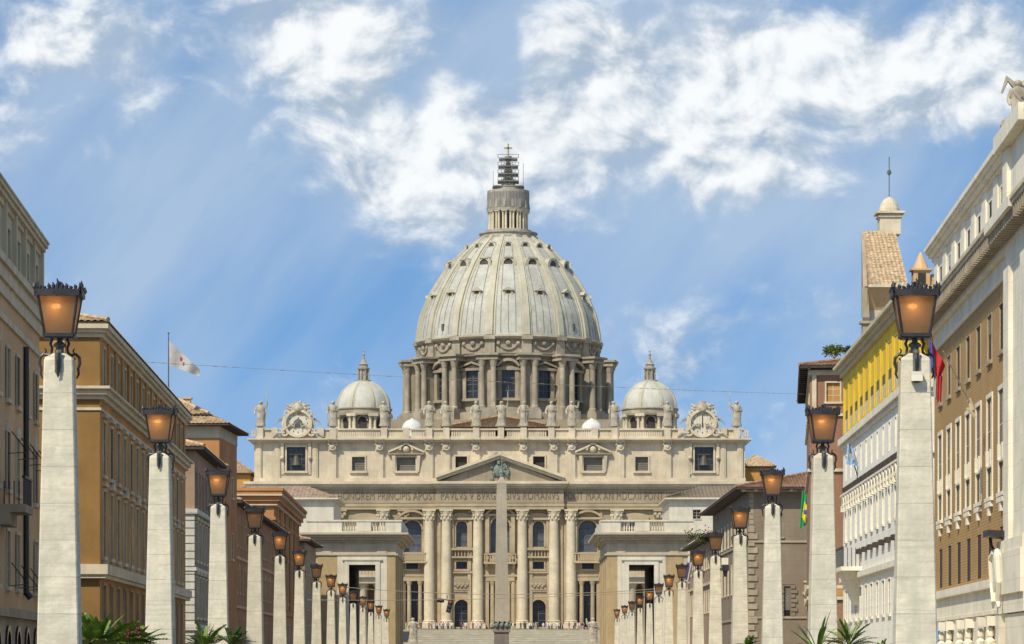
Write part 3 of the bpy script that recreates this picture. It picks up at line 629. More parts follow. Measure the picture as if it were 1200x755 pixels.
# attic pilasters with volute heads, parapet
for p in (390, 445, 503, 523, 558, 613.5, 649, 670, 727, 782):
    g = MB(); g.box(FB, ax(p - 4.2), ax(p + 4.2), 0, .55, az(565), az(528)); g.box(FB, ax(p - 5.5), ax(p + 5.5), 0, .3, az(565), az(519))
    g.box(FB, ax(p - 4.6), ax(p + 4.6), 0, .85, az(528), az(520)); g.ball((ax(p), DB - .9, az(523.5)), .75, 10, 8)
    g.arch(FB, ax(p), az(524), .55, .3, .8, 1.3, 12, 0, 2 * PI)
    for sg in (-1, 1): g.ball((ax(p) + sg * .9, DB - .9, az(521)), .35, 8, 6)
    g.build('attic_pilaster', 'attic', bas)
for p in (303, 325, 369, 805, 847, 867):
    g = MB(); g.box(FB, ax(p - 3.5), ax(p + 3.5), 0, .4, az(564.5), az(519.5)); g.box(FB, ax(p - 2), ax(p + 2), .4, .5, az(562), az(523)); g.build('attic_pilaster', 'attic', bas)
g = MB()
g.box(FB, ax(297.5), ax(873.5), 0, .7, az(565), az(560.5))
for (z0, z1, p) in ((519.5, 518, .7), (518, 516, 1.4), (516, 514.3, 1.9)):
    g.box(FB, ax(300) - p, ax(871) + p, -38, p, az(z0), az(z1))
    for q in (390, 445, 503, 523, 558, 613.5, 649, 670, 727, 782): g.box(FB, ax(q - 5), ax(q + 5), 0, p + .6, az(z0) + .003, az(z1) - .003)
for q in range(170): x = ax(295) + q * (ax(877) - ax(295)) / 169; g.box(FB, x - .18, x + .18, .6, 1.2, az(518.9), az(518.1))
g.build('attic_cornice', 'attic', bas)
STX = [305, 390, 450, 503, 523, 558, 587, 613.5, 646, 670, 720, 782, 863]
g = MB()
g.box(FB, ax(300), ax(871), -.6, .3, az(514.3), az(511.6)); g.box(FB, ax(300), ax(871), -.7, .45, az(504.2), az(502.4))
ped = sorted(STX + [322, 376, 476, 697, 798, 848])
for q in ped: g.box(FB, ax(q - 3.7), ax(q + 3.7), -.9, .75, az(514.2), az(501.6))
x = 296
while x < 877:
    if all(abs(x - q) > 5.5 for q in ped) and not 330 < x < 368 and not 805 < x < 841: g.box(FB, ax(x) - .2, ax(x) + .2, -.4, .1, az(511.6), az(504.2))
    x += 2.6
for a, b in ((303, 322), (376, 390), (450, 476), (503, 523), (540, 572), (600, 631), (649, 670), (697, 720), (798, 782), (848, 863)): g.box(FB, ax(min(a, b)), ax(max(a, b)), -.5, .05, az(511.6), az(504.2))
g.build('balustrade', 'attic', bas)
# clocks
for ci, cxp in enumerate((349.5, 823)):
    g = MB(); x = ax(cxp); zc = az(496.5); r = 2.75
    g.face_prism(FB, [(ax(cxp - 17), az(514.3)), (ax(cxp + 17), az(514.3)), (ax(cxp + 16), az(500)), (ax(cxp + 14), az(488)), (ax(cxp + 8), az(482)), (ax(cxp - 8), az(482)), (ax(cxp - 14), az(488)), (ax(cxp - 16), az(500))], -1.6, .2)
    g.arch(FB, x, zc, r, .55, .2, 1.1, 28, 0, 2 * PI)
    for sg in (-1, 1):
        g.arch(FB, x + sg * 3.1, az(507), .5, .45, -.5, 1.0, 12, 0, 2 * PI); g.arch(FB, x + sg * 2.6, az(484.5), .35, .4, -.5, .9, 10, 0, 2 * PI)
        g.tube([(x + sg * 2.9, DB - .3, az(506)), (x + sg * 3.5, DB - .3, az(498)), (x + sg * 3.0, DB - .3, az(488))], .42)
    cl = g.build('clock', 'attic', bas)
    f = MB(); f.lathe((0, 0), [(r, 0), (r, .1), (r * .95, .12)], 28)
    f.v = [(x + a, DB - .35 - c, zc + b) for a, b, c in f.v]; f.m = 1
    for k in range(12): a = 2 * PI * k / 12; f.box(Fr((x, DB - .45), (1, 0), (0, -1)), r * .78 * math.cos(a) - .1, r * .78 * math.cos(a) + .1, 0, .06, zc + r * .78 * math.sin(a) - .22, zc + r * .78 * math.sin(a) + .22)
    if ci == 0: f.lathe((0, 0), [(1.05, 0), (1.0, .18), (.3, .3)], 18); f.v[-54:] = [(x + a, DB - .46 - c, zc + b) for a, b, c in f.v[-54:]]
    f.build('clock_face', ['whitestone', 'iron_grey'], cl)
    h = MB(); F2 = Fr((x, DB - .56), (1, 0), (0, -1)); h.box(F2, -.09, .09, 0, .06, zc - .3, zc + (1.9 if ci else 1.4)); h.box(F2, -.13, .13, .07, .12, zc - (.9 if ci else .2), zc + .2); h.build('clock_hand', 'iron', cl)
    # tiara and keys over the clock
    t = MB(); t.lathe((x, DB - .2), [(1.2, az(482)), (1.35, az(480)), (1.25, az(477)), (.9, az(474)), (.35, az(472)), (.25, az(470.5))], 16)
    for k in range(8):
        a = R(14 + 21.7 * k); ln = (2.5, 2.9, 2.3, 2.6, 2.6, 2.3, 2.9, 2.5)[k]; t.tube([(x + 1.0 * math.cos(a), DB, az(481) + .9 * math.sin(a)), (x + .7 * ln * math.cos(a + .1), DB - .2, az(481) + .6 * ln * math.sin(a + .1)), (x + ln * math.cos(a), DB, az(481) + .75 * ln * math.sin(a))], [.45, .42, .22], 7); t.ball((x + ln * math.cos(a), DB, az(481) + .75 * ln * math.sin(a)), .34, 7, 5)
    t.ball((x, DB, az(481)), 1.7, 12, 8, (1.2, .5, .8)); t.build('clock_crest', 'statue', cl, smooth=True)
# nave roof and the octagon under the drum
g = MB(); YD = 895.0; K2 = YD / FPX; DX = (595.6 - CX) * K2
def dz(py): return (HY - py) * K2
g.box(Fr((0, YD), (1, 0), (0, -1)), DX - 33, DX + 33, -34, 36, az(560), dz(503)); g.build('crossing_block', 'frieze', bas)
g = MB(); g.box(Fr((0, 0), (1, 0), (0, -1)), ax(470), ax(702), -858, -797.8, az(560), az(506)); g.build('nave_wall', 'frieze', bas)
g = MB(); zz = (HY - 498.5) * 800 / FPX; zr = (HY - 488.5) * 800 / FPX
for sg in (-1, 1): g.hexa([(ax(FC), 797, zr), (ax(FC) + sg * 14, 797, zz - .5), (ax(FC) + sg * 14, 860, zz - .5), (ax(FC), 860, zr), (ax(FC), 797, zr + .4), (ax(FC) + sg * 14.6, 797, zz - .1), (ax(FC) + sg * 14.6, 860, zz - .1), (ax(FC), 860, zr + .4)])
g.face_prism(Fr((0, 799), (1, 0), (0, -1)), [(ax(FC) - 14, zz - .5), (ax(FC) + 14, zz - .5), (ax(FC), zr)], -1, 0)
g.build('nave_roof', 'tile', bas)
for px, yy in ((483, 800), (693.5, 800)):
    g = MB(); k = yy / FPX; xx = (px - CX) * k; z0 = (HY - 504) * k; r = 12.3 * k; g.lathe((xx, yy), [(r * 1.15, az(514)), (r * 1.15, z0), (r, z0 + .01)] + [(r * math.cos(PI / 2 * q / 8), z0 + r * 1.02 * math.sin(PI / 2 * q / 8)) for q in range(8)], 28)
    g.lathe((xx, yy), [(.5, z0 + r * .99), (.3, z0 + r * 1.1)], 10); g.build('roof_cupola', 'white', bas, smooth=True)

def radial(cx, cy, a):                  # frame on a round wall: along the tangent, outward normal
    n = (math.cos(a), math.sin(a)); return Fr((cx, cy), (-n[1], n[0]), n)
def dome_columns(mb, cx, cy, ang, rad, z0, z1, r, gap):
    fr = radial(cx, cy, ang)
    for sg in (-1, 1):
        x, y, _ = fr.p(sg * gap, rad, 0)
        mb.lathe((x, y), [(r * 1.25, z0), (r * 1.25, z0 + r * .5), (r, z0 + r * .8), (r * .86, z1 - r * 2.2), (r * .95, z1 - r * 2.0), (r * 1.35, z1 - r * .3), (r * 1.4, z1)], 14)
# main drum
zb, zc_ = dz(491), dz(432.5); RB = 24.2
g = MB(); g.lathe((DX, YD), [(28.5, dz(510)), (28.5, dz(500)), (27.5, dz(499.7)), (27.5, dz(492)), (26.9, dz(491.5)), (26.9, zb), (RB, zb + .01), (RB, zc_)], 96); drum = g.build('drum', 'drum', bas)
NB = 16
for k in range(NB):
    a = -PI / 2 + 2 * PI * k / NB
    fr = radial(DX, YD, a)
    if math.sin(a) < .25:
        w_ = MB(); w_.box(fr, -1.75, 1.75, RB - .6, RB + .12, dz(474), dz(443.5)); w_.m = 1
        w_.box(fr, -.1, .1, RB + .12, RB + .2, dz(474), dz(443.5))
        for q in (.25, .5, .72): z = dz(474) + (dz(443.5) - dz(474)) * q; w_.box(fr, -1.75, 1.75, RB + .12, RB + .19, z - .1, z + .1)
        wo = w_.build('drum_window', ['dark', 'iron_grey'], bas)
        f = MB()
        for sg in (-1, 1): f.box(fr, sg * 2.25 - .5, sg * 2.25 + .5, RB - .6, RB + 1.0, dz(476), dz(442)); f.box(fr, sg * 2.95 - .2, sg * 2.95 + .2, RB - .6, RB + .75, dz(476), dz(442))
        f.box(fr, -3.2, 3.2, RB - .6, RB + 1.2, dz(478), dz(475)); f.box(fr, -3.3, 3.3, RB - .6, RB + 1.35, dz(443.4), dz(440.5))
        if k % 2 == 0: f.arch(fr, 0, dz(445.8), 3.0, .7, RB - .5, RB + 1.7, 14, R(28), R(152))
        else:
            for sg in (-1, 1): f.hexa([fr.p(sg * 3.4, RB - .5, dz(440.4)), fr.p(0, RB - .5, dz(435.2)), fr.p(0, RB + 1.6, dz(435.2)), fr.p(sg * 3.4, RB + 1.6, dz(440.4)), fr.p(sg * 3.4, RB - .5, dz(438)), fr.p(0, RB - .5, dz(433)), fr.p(0, RB + 1.6, dz(433)), fr.p(sg * 3.4, RB + 1.6, dz(438))])
        f.face_prism(fr, [(-2.6, dz(440.4)), (2.6, dz(440.4)), (0, dz(436.5))], RB - .4, RB + .7)
        f.build('window_frame', 'drum', wo)
    a2 = a + PI / NB; fr = radial(DX, YD, a2)
    b = MB(); b.box(fr, -1.55, 1.55, RB - 1, RB + 2.9, zb, zc_); b.box(fr, -2.9, 2.9, RB - 1, 30.2, dz(500), zb + .3); b.box(fr, -2.6, 2.6, RB - 1, 29.6, zb + .3, zb + .9)
    dome_columns(b, DX, YD, a2, RB + 3.9, zb + .9, zc_, .82, 1.55)
    bo = b.build('buttress', 'drum', bas, smooth=False)
    b = MB(); b.box(fr, -2.9, 2.9, RB - 1, 29.3, zc_, dz(430)); b.box(fr, -2.7, 2.7, RB - 1, 29.0, dz(430), dz(427.6)); b.box(fr, -3.2, 3.2, RB - 1, 29.9, dz(427.6), dz(425.2)); b.build('buttress_entablature', 'drum', bo)
g = MB(); g.lathe((DX, YD), [(RB + .2, zc_), (RB + .6, zc_), (RB + .6, dz(430)), (RB + .4, dz(430)), (RB + .4, dz(427.4)), (RB + 1.8, dz(427)), (RB + 1.9, dz(425.6)), (24.4, dz(425.2)), (24.4, dz(423)), (24.4, dz(409)), (24.7, dz(408)), (25.6, dz(406.5)), (25.9, dz(404.6)), (25.7, dz(403.6)), (25.2, dz(402.8)), (24.0, dz(402.6))], 96)
g.build('drum_attic', 'drum', bas)
g = MB()
for k in range(NB):
    a = -PI / 2 + 2 * PI * k / NB; fr = radial(DX, YD, a + PI / NB)
    g.box(fr, -1.3, 1.3, 24.2, 25.15, dz(425), dz(408)); g.box(fr, -1.5, 1.5, 24.2, 25.9, dz(408), dz(403.2))
    fr = radial(DX, YD, a)
    for q in range(15):                  # hanging garland
        t = -1 + q / 7; x, y, _ = fr.p(t * 2.5, 24.55, 0); g.ball((x, y, dz(412) - 1.7 * (1 - t * t) ** .8), .42 - .12 * abs(t), 7, 5)
    x, y, _ = fr.p(0, 24.6, 0); g.ball((x, y, dz(412)), .75, 8, 6); 
    for sg in (-1, 1): x, y, _ = fr.p(sg * 2.6, 24.6, 0); g.ball((x, y, dz(412.5)), .6, 8, 6)
    g.box(fr, -3.0, 3.0, 24.3, 24.6, dz(423.5), dz(422.5)); g.box(fr, -3.0, 3.0, 24.3, 24.6, dz(410), dz(409.2))
g.build('garland_frieze', 'drum', bas, smooth=False)
# the shell
PR = [(402.6, 107), (396, 106.4), (388, 105.2), (373, 102.2), (357, 95.7), (345, 90), (332, 82.0), (318, 72.6), (304, 60.8), (296, 52.5), (290, 45), (284, 37.5), (279, 31)]
def rad_at(py):
    for (p0, r0), (p1, r1) in zip(PR, PR[1:]):
        if p1 <= py <= p0: return (r0 + (r1 - r0) * (p0 - py) / (p0 - p1)) * K2
    return PR[-1][1] * K2
prof = [(rad_at(402.6 - q * (123.6 / 40)), dz(402.6 - q * (123.6 / 40))) for q in range(41)]
g = MB(); g.lathe((DX, YD), prof, 128); g.build('dome_shell', 'dome', bas, smooth=True)
for k in range(NB):
    a = -PI / 2 + 2 * PI * (k + .5) / NB; g = MB(); rows = []
    for j, (r, z) in enumerate(prof):
        wd = 1.15 * (.42 + .58 * r / 25); rows.append([radial(DX, YD, a).p(q * wd, r + h, z) for q, h in ((-1.25, -.3), (-1.22, .22), (-.72, .24), (-.68, .75), (.68, .75), (.72, .24), (1.22, .22), (1.25, -.3))])
    g.grid(rows, True, True, True); g.build('dome_rib', 'rib', bas)
for k in range(NB):                      # standing seams of the lead sheets
    g = MB()
    for off in (-.5, 0, .5):
        a = -PI / 2 + 2 * PI * (k + off * .42) / NB
        if math.sin(a) > .25: continue
        g.tube([radial(DX, YD, a).p(0, r + .02, z) for r, z in (prof[1:37:2] if off else prof[1:18:2])], .11, 4)
    if g.v: g.build('lead_seam', 'seam', bas)
def dome_normal_frame(py): 
    r0, r1 = rad_at(py + 3), rad_at(py - 3); return math.atan2(dz(py - 3) - dz(py + 3), r0 - r1)
for k in range(NB):
    a = -PI / 2 + 2 * PI * k / NB
    if math.sin(a) > .15: continue
    fr = radial(DX, YD, a)
    for row, py in enumerate((353, 317.5, 294.5)):
        r = rad_at(py); z = dz(py); s_ = (1.0, 1.2, .75)[row]; g = MB(); g.m = 0
        if row == 0:
            g.box(fr, -.8, .8, r - 2.6, r + .15, z - 1.3, z + .7); g.face_prism(fr, [(-1.55, z + .5), (1.55, z + .5), (0, z + 1.5)], r - 3.0, r + .75)
            for sg in (-1, 1): g.box(fr, sg * 1.0 - .2, sg * 1.0 + .2, r - 2, r + .4, z - 1.5, z + .5)
        else:
            g.arch(fr, 0, z, 1.05 * s_, .7 * s_, r - 3.2, r + .3 * s_, 16, 0, 2 * PI); g.box(fr, -1.0 * s_, 1.0 * s_, r - 3, r + .5 * s_, z + 1.25 * s_, z + 1.55 * s_)
        g.m = 1
        if row == 0: g.box(fr, -.5, .5, r - 2, r + .2, z - 1.0, z + .45)
        else: g.face_prism(fr, [(.85 * s_ * math.cos(PI * q / 8), z + .85 * s_ * math.sin(PI * q / 8)) for q in range(16)], r - 3, r + .1)
        g.build('dormer', ['rib', 'dim'], bas)
for a in (-PI / 2 - 2 * PI / 16 * 2, -PI / 2 + 2 * PI / 16 * 2):
    fr = radial(DX, YD, a); g = MB(); r = rad_at(392); g.box(fr, -.35, .35, r - 1, r + .35, dz(395), dz(387.5)); g.build('hatch', 'iron_grey', bas)
# lantern over the shell
LR = 24.6 * K2
g = MB(); g.lathe((DX, YD), [(7.9, dz(285)), (8.1, dz(280)), (7.6, dz(279.5)), (7.6, dz(276)), (8.0, dz(275.5)), (8.0, dz(274)), (6.4, dz(273.8)), (6.3, dz(271)), (4.0, dz(270.9)), (4.0, dz(250)), (5.2, dz(249.8)), (5.8, dz(249)), (5.9, dz(246)), (5.4, dz(245.5)), (5.45, dz(228)), (5.75, dz(227.5)), (5.75, dz(224.5)), (4.4, dz(224)), (4.2, dz(221)), (4.4, dz(220.8)), (4.4, dz(219.5)), (2.0, dz(219.3)), (1.5, dz(212)), (1.0, dz(200)), (.6, dz(190)), (.5, dz(186.5)), (.9, dz(185.5)), (.95, dz(183.5)), (.4, dz(182.5))], 48)
lan = g.build('dome_lantern', 'lantern_stone', bas)
for k in range(16):
    a = 2 * PI * (k + .5) / 16; b = MB(); dome_columns(b, DX, YD, a, 5.15, dz(271), dz(250), .30, .42); fr = radial(DX, YD, a); b.box(fr, -.35, .35, 3.6, 4.9, dz(271), dz(250)); b.box(fr, -.8, .8, 4, 5.75, dz(250), dz(247.5)); b.build('lantern_column', 'column', lan)
    if k % 1 == 0:
        b = MB(); fr = radial(DX, YD, a); b.hexa([fr.p(-.3, 5.3, dz(245.5)), fr.p(.3, 5.3, dz(245.5)), fr.p(.3, 6.0, dz(245.5)), fr.p(-.3, 6.0, dz(245.5)), fr.p(-.25, 5.3, dz(230)), fr.p(.25, 5.3, dz(230)), fr.p(.25, 5.55, dz(230)), fr.p(-.25, 5.55, dz(230))]); b.build('lantern_scroll', 'lantern_stone', lan)
for k in range(16):
    fr = radial(DX, YD, -PI / 2 + 2 * PI * k / 16)
    if k in (0, 1, 2, 3, 13, 14, 15): b = MB(); b.box(fr, -.5, .5, 3.2, 4.12, dz(270), dz(253)); b.build('lantern_opening', 'dark', lan)
g = MB(); F2 = Fr((DX, YD), (1, 0), (0, -1)); g.box(F2, -.2, .2, -.2, .2, dz(183), dz(168.5)); g.box(F2, -1.05, 1.05, -.2, .2, dz(174.6), dz(172.8)); g.build('cross', 'gold', bas)
# scaffolding round the spire: its own thing
sc = empty('scaffolding', (DX, YD, dz(222)), 'dark four deck scaffolding wrapped around the spire of the largest dome', 'scaffolding')
for k, py in enumerate((187, 196, 205, 213.5)):
    g = MB(); hw = (2.5, 2.7, 2.8, 2.9)[k]; g.box(F2, -hw, hw, -hw, hw, dz(py + .6), dz(py)); 
    for sg in (-1, 1):
        for o in (-2.8, 2.8): g.tube([(DX + sg * -2.9, YD + o, dz(py - 4)), (DX + 2.9 * sg, YD + o, dz(py - 4))], .06, 4); g.tube([(DX + o, YD - 2.9, dz(py - 4)), (DX + o, YD + 2.9, dz(py - 4))], .06, 4)
    g.build('deck', 'scaffold', sc)
for sx in (-1, 1):
    for sy in (-1, 1):
        for q, top in ((1.1, 186), (1.9, 190), (4.1, 192)):
            g = MB(); g.tube([(DX + sx * q, YD + sy * (2.4 if q < 4 else 1.0), dz(220)), (DX + sx * q, YD + sy * (2.4 if q < 4 else 1.0), dz(top + (9 if sx < 0 and q > 4 else 0)))], .07, 5); g.build('pole', 'scaffold', sc)
g = MB(); g.box(F2, -4.2, 4.2, -4.2, 4.2, dz(220.8), dz(219.6)); 
for sg in (-1, 1):
    for py0, py1 in ((220, 213), (213, 205), (205, 196), (196, 188)): g.tube([(DX + sg * 2.2, YD - 2.4, dz(py0)), (DX - sg * 2.2, YD - 2.4, dz(py1))], .07, 4)
g.build('brace', 'scaffold', sc)
g = MB(); rnd = random.Random(8)
for k in range(40):                      # sheeting boards of the lower lift
    a = 2 * PI * k / 40; fr = radial(DX, YD, a); h = rnd.uniform(0, .9); g.box(fr, -.42, .42, 5.62 + .02 * (k % 2), 5.72 + .02 * (k % 2), dz(246), dz(227.6) + h * .3)
g.build('sheeting', 'grey_weather', sc)

# two smaller domes
def small_dome(px, label):
    yy = 832.0; k = yy / FPX; x0 = (px - CX) * k
    z = lambda py: (HY - py) * k
    g = MB(); g.lathe((x0, yy), [(36 * k, z(520)), (36 * k, z(506)), (34 * k, z(505.5)), (27 * k, z(505)), (27 * k, z(489)), (33.5 * k, z(488.5)), (34 * k, z(486)), (32.5 * k, z(485.5)), (32.5 * k, z(482)), (33.8 * k, z(481)), (33.8 * k, z(479.6)), (32 * k, z(479.4))], 8 * 6)
    root = g.build('small_dome', 'drum', bas)
    pr = [(32.2 * k * math.cos(t) ** 1.06 if t < 1.56 else .3, z(479.6) + (z(446) - z(479.6)) * math.sin(t)) for t in [PI / 2 * q / 16 * .93 for q in range(17)]]
    s = MB(); s.lathe((x0, yy), pr, 64); s.build('shell', 'lead_light', root, smooth=True)
    for j in range(8):
        a = -PI / 2 + 2 * PI * (j + .5) / 8; rb = MB(); rows = [[radial(x0, yy, a).p(q * .42 * (.4 + .6 * r / 7), r + h, zz) for q, h in ((-1.6, -.1), (-1.5, .1), (-.8, .12), (-.7, .3), (.7, .3), (.8, .12), (1.5, .1), (1.6, -.1))] for r, zz in pr]
        rb.grid(rows, True, True, True); rb.build('rib', 'rib', root)
        b = MB(); fr = radial(x0, yy, a); b.box(fr, -1.3, 1.3, 5, 33.2 * k, z(506), z(504.5)); b.box(fr, -.75, .75, 5, 6.4, z(504.5), z(490)); dome_columns(b, x0, yy, a, 6.75, z(504.5), z(490), .36, .62); b.box(fr, -1.25, 1.25, 5, 7.5, z(490), z(486.6)); b.build('drum_columns', 'column', root)
        a = -PI / 2 + 2 * PI * j / 8; fr = radial(x0, yy, a)
        b = MB(); b.box(fr, -1.05, 1.05, 5, 27 * k + .05, z(505), z(495)); b.face_prism(fr, [(1.05 * math.cos(PI * q / 8), z(495) + 1.05 * math.sin(PI * q / 8)) for q in range(9)], 5, 27 * k + .05); b.build('arch_opening', 'dark_warm', root)
        b = MB(); b.arch(fr, 0, z(495), 1.05, .35, 5.4, 27 * k + .5, 10); b.build('arch_frame', 'drum', root)
    l = MB(); l.lathe((x0, yy), [(2.0, z(448)), (2.0, z(446)), (1.1, z(445.5)), (1.1, z(434)), (1.55, z(433)), (1.6, z(431.5)), (1.2, z(431)), (1.0, z(428.5)), (1.25, z(427.5)), (.9, z(426)), (.35, z(421)), (.2, z(417)), (.35, z(416.5)), (.35, z(415)), (.1, z(414.4))], 20)
    for j in range(8): a = 2 * PI * (j + .5) / 8; x, y, _ = radial(x0, yy, a).p(0, 1.35, 0); l.lathe((x, y), [(.22, z(446)), (.17, z(434))], 8)
    l.box(Fr((x0, yy), (1, 0), (0, -1)), -.08, .08, -.08, .08, z(415), z(410.5)); l.box(Fr((x0, yy), (1, 0), (0, -1)), -.4, .4, -.08, .08, z(412.6), z(411.9)); l.build('lantern', 'lantern_stone', root)
small_dome(426, ''); small_dome(761.5, '')

# ------------------------------------------------------------------ statues on the parapet
def statue_mb(seed, H, arm=0, staff=0, book=False):
    """Robed figure in one continuous stack, with arms grown from the shoulders."""
    mb = MB(); rnd = random.Random(seed); lean = rnd.uniform(-.04, .04) * H
    R_ = [(0, 0, 0, .17, .14), (.0, 0, .02, .175, .145), (.01, 0, .12, .15, .13), (.015, -.01, .25, .135, .12), (.02, -.01, .38, .13, .115), (.02, 0, .5, .14, .115), (.01, 0, .60, .125, .105), (0, 0, .70, .145, .105), (-.005, 0, .77, .155, .10), (-.005, 0, .815, .12, .085), (-.005, -.005, .84, .06, .06), (-.005, -.01, .86, .045, .05), (-.005, -.015, .885, .058, .065), (-.005, -.015, .925, .066, .075), (-.005, -.01, .97, .055, .065), (-.005, 0, .995, .02, .025)]
    ring_stack(mb, [(cx * H + lean * z, cy * H, z * H, rx * H * 1.2, ry * H * 1.2) for cx, cy, z, rx, ry in R_], 18, .07, seed)
    for sg in (-1, 1):
        sh = Vector((sg * .13 * H, 0, .77 * H))
        up = (arm == 1 and sg == 1) or (arm == 2 and sg == -1) or arm == 3
        if up: el = Vector((sg * .24 * H, -.05 * H, .74 * H)); ha = Vector((sg * .27 * H, -.08 * H, .93 * H))
        elif (seed + sg) % 3 == 0: el = Vector((sg * .20 * H, -.02 * H, .60 * H)); ha = Vector((sg * .05 * H, -.16 * H, .62 * H))
        else: el = Vector((sg * .21 * H, 0, .60 * H)); ha = Vector((sg * .20 * H, -.10 * H, .48 * H))
        mb.tube([sh - Vector((sg * .03 * H, 0, 0)), sh, (sh + el) / 2, el, (el + ha) / 2, ha, ha + (ha - el).normalized() * .035 * H], [.05 * H, .058 * H, .055 * H, .046 * H, .04 * H, .028 * H, .018 * H], 8)
        for q in range(4): mb.tube([ha, ha + Vector((.012 * H * (q - 1.5), -.01 * H, -.035 * H if not up else .035 * H))], [.009 * H, .006 * H], 4)
        if staff == sg: mb.tube([ha + Vector((0, -.01 * H, -.5 * H if up else -.46 * H)), ha + Vector((0, -.01 * H, .45 * H))], .014 * H, 5)
    # drapery falling across the body
    mb.tube([(-.13 * H, -.04 * H, .78 * H), (-.02 * H, -.12 * H, .62 * H), (.12 * H, -.10 * H, .48 * H), (.15 * H, -.02 * H, .30 * H)], [.04 * H, .05 * H, .045 * H, .02 * H], 7)
    return mb
def nose(mb, H, lean=0):
    mb.tube([(0, -.085 * H, .94 * H), (0, -.10 * H, .915 * H), (0, -.08 * H, .905 * H)], [.008 * H, .014 * H, .01 * H], 5)
SL = ['stone saint statue at the left end of the parapet, outside the left clock', 'stone saint statue just right of the left clock', 'stone saint statue in front of the left small dome',
      'stone saint statue right of the left white roof cupola, above the outer column', 'stone saint with bent arm, second right of the left white cupola', 'green stained stone saint left of the central statue',
      'central stone statue with raised arm, directly above the pediment tip', 'stone saint statue first to the right of the central statue', 'stone saint statue second to the right of the central statue',
      'stone saint with raised hand, just left of the right white cupola', 'stone saint statue between right white cupola and right small dome', 'stone saint statue just left of the right clock', 'stone saint statue holding a staff, right end of the parapet']
for i, p in enumerate(STX):
    mb = statue_mb(i * 3 + 2, 5.9, arm=(1, 0, 2, 0, 0, 0, 3, 0, 0, 1, 0, 2, 2)[i], staff=(1, -1, 0, 0, 0, 0, 1, 1, 0, 0, -1, 0, -1)[i]); nose(mb, 5.6)
    mb.box(W0, -.62, .62, -.55, .55, -.35, .05)
    o = mb.build('statue', 'statue', smooth=True); o.location = (ax(p), DB - .05, az(501.6) + .35); tag(o, SL[i], 'statue', 'saints on the basilica parapet')
def angel(px, py, side, label):
    T = lambda p: p; mb = MB(); H = 3.6; a = R(48) * side
    def T(p):
        x, y, z = p; return (x * math.cos(a) + z * math.sin(a), y, -x * math.sin(a) + z * math.cos(a))
    ring_stack(mb, [(cx * H, cy * H, z * H, rx * H, ry * H) for cx, cy, z, rx, ry in [(0, 0, 0, .10, .1), (0, 0, .15, .14, .13), (0, 0, .4, .17, .14), (0, 0, .55, .15, .12), (0, 0, .7, .17, .12), (0, 0, .78, .14, .1), (0, 0, .82, .06, .06), (0, -.01, .86, .07, .07), (0, -.01, .92, .08, .08), (0, 0, .98, .03, .03)]], 12, .1, 3, T)
    mb.tube([T((side * .3, -.2, .5)), (side * -1.2, -.5, -.1), (side * -2.2, -.4, -.9)], [.45, .38, .2], 8)       # legs trail down the slope
    mb.tube([T((0, -.2, 2.7)), (side * 2.9, -.4, 1.5), (side * 3.0, -.4, 2.4)], [.3, .22, .12], 6)
    mb.tube([T((0, -.2, 2.6)), (side * .8, -.6, 1.0), (side * .2, -.6, .5)], [.3, .22, .12], 6)
    for j in range(5): q = j / 4; mb.tube([T((-side * .3, .3, 2.4)), (side * (.9 - q * 1.4), .5, 3.2 + .3 * q), (side * (.5 - q * 2.2), .5, 3.6 - q * 1.6)], [.2, .22, .06], 5)
    o = mb.build('angel_statue', 'statue', smooth=True); o.location = (ax(px), DB - .4, az(py)); tag(o, label, 'statue', 'angels leaning on the clocks')
angel(331, 508, 1, 'winged stone angel leaning on left side of the left clock'); angel(368, 508, -1, 'winged stone angel leaning on right side of the left clock')
angel(804.5, 508, 1, 'winged stone angel leaning on left side of the right clock'); angel(841.5, 508, -1, 'winged stone angel leaning on right side of the right clock')

# ------------------------------------------------------------------ street buildings
def slab(mb, fr, L, D, z0, z1, p, a0=0): mb.box(fr, a0 - p, L + p, -D - p * .5, p, z0, z1)
def front(fr, a=0): return Fr(fr.p(a, 0, 0), -fr.n, -fr.u)       # end wall that faces back down the avenue: a runs away from the street
def rows_to_holes(rows): return [(a - w / 2, a + w / 2, z0, z1) for (z0, z1, w, xs) in rows for a in xs]
GZ = -1.72

# left: cream palazzo at the left edge
fr = street(46, 165, 397, 1); k = 165 / FPX
L1fr = Fr(fr.p(-62, 0, 0), fr.u, fr.n); L_ = 62.0
b = empty('palazzo', L1fr.p(0, 0, GZ), 'cream and faded orange palazzo with attic storey, cut by the left edge of the photo', 'building')
sp = [L_ - 2.2 - 4.55 * i for i in range(13)]
hz = lambda py, d=165: fz(py, d)
Z1 = dict(att=(18.4, 19.9), r1=(12.1, 14.6), r2=(8.3, 10.4), r3=(2.9, 5.3))
up = MB(); up.wall(L1fr, 0, L_, 17.2, 20.3, rows_to_holes([(18.0, 19.6, 1.3, sp)]), .07); up.wall(front(L1fr, 0), 0, 16, 17.2, 20.3, [], .1); up.box(L1fr, .3, L_, -16, -.5, 17.2, 20.6); up.build('attic_wall', 'cream', b)
w = MB(); w.wall(L1fr, 0, L_, 2.4, 17.2, rows_to_holes([(11.9, 14.2, 1.5, sp), (7.8, 10.4, 1.5, sp), (3.4, 5.9, 1.4, sp)]), .07); w.box(L1fr, 0, L_, -16, -.5, GZ, 17.2); w.build('wall', 'tan', b)
w = MB(); w.wall(L1fr, 0, L_, GZ, 2.4, rows_to_holes([(-1.2, 1.4, 1.8, sp)]), .3); slab(w, L1fr, L_, 16, 2.0, 2.4, .25); w.build('base_wall', 'trimdark', b)
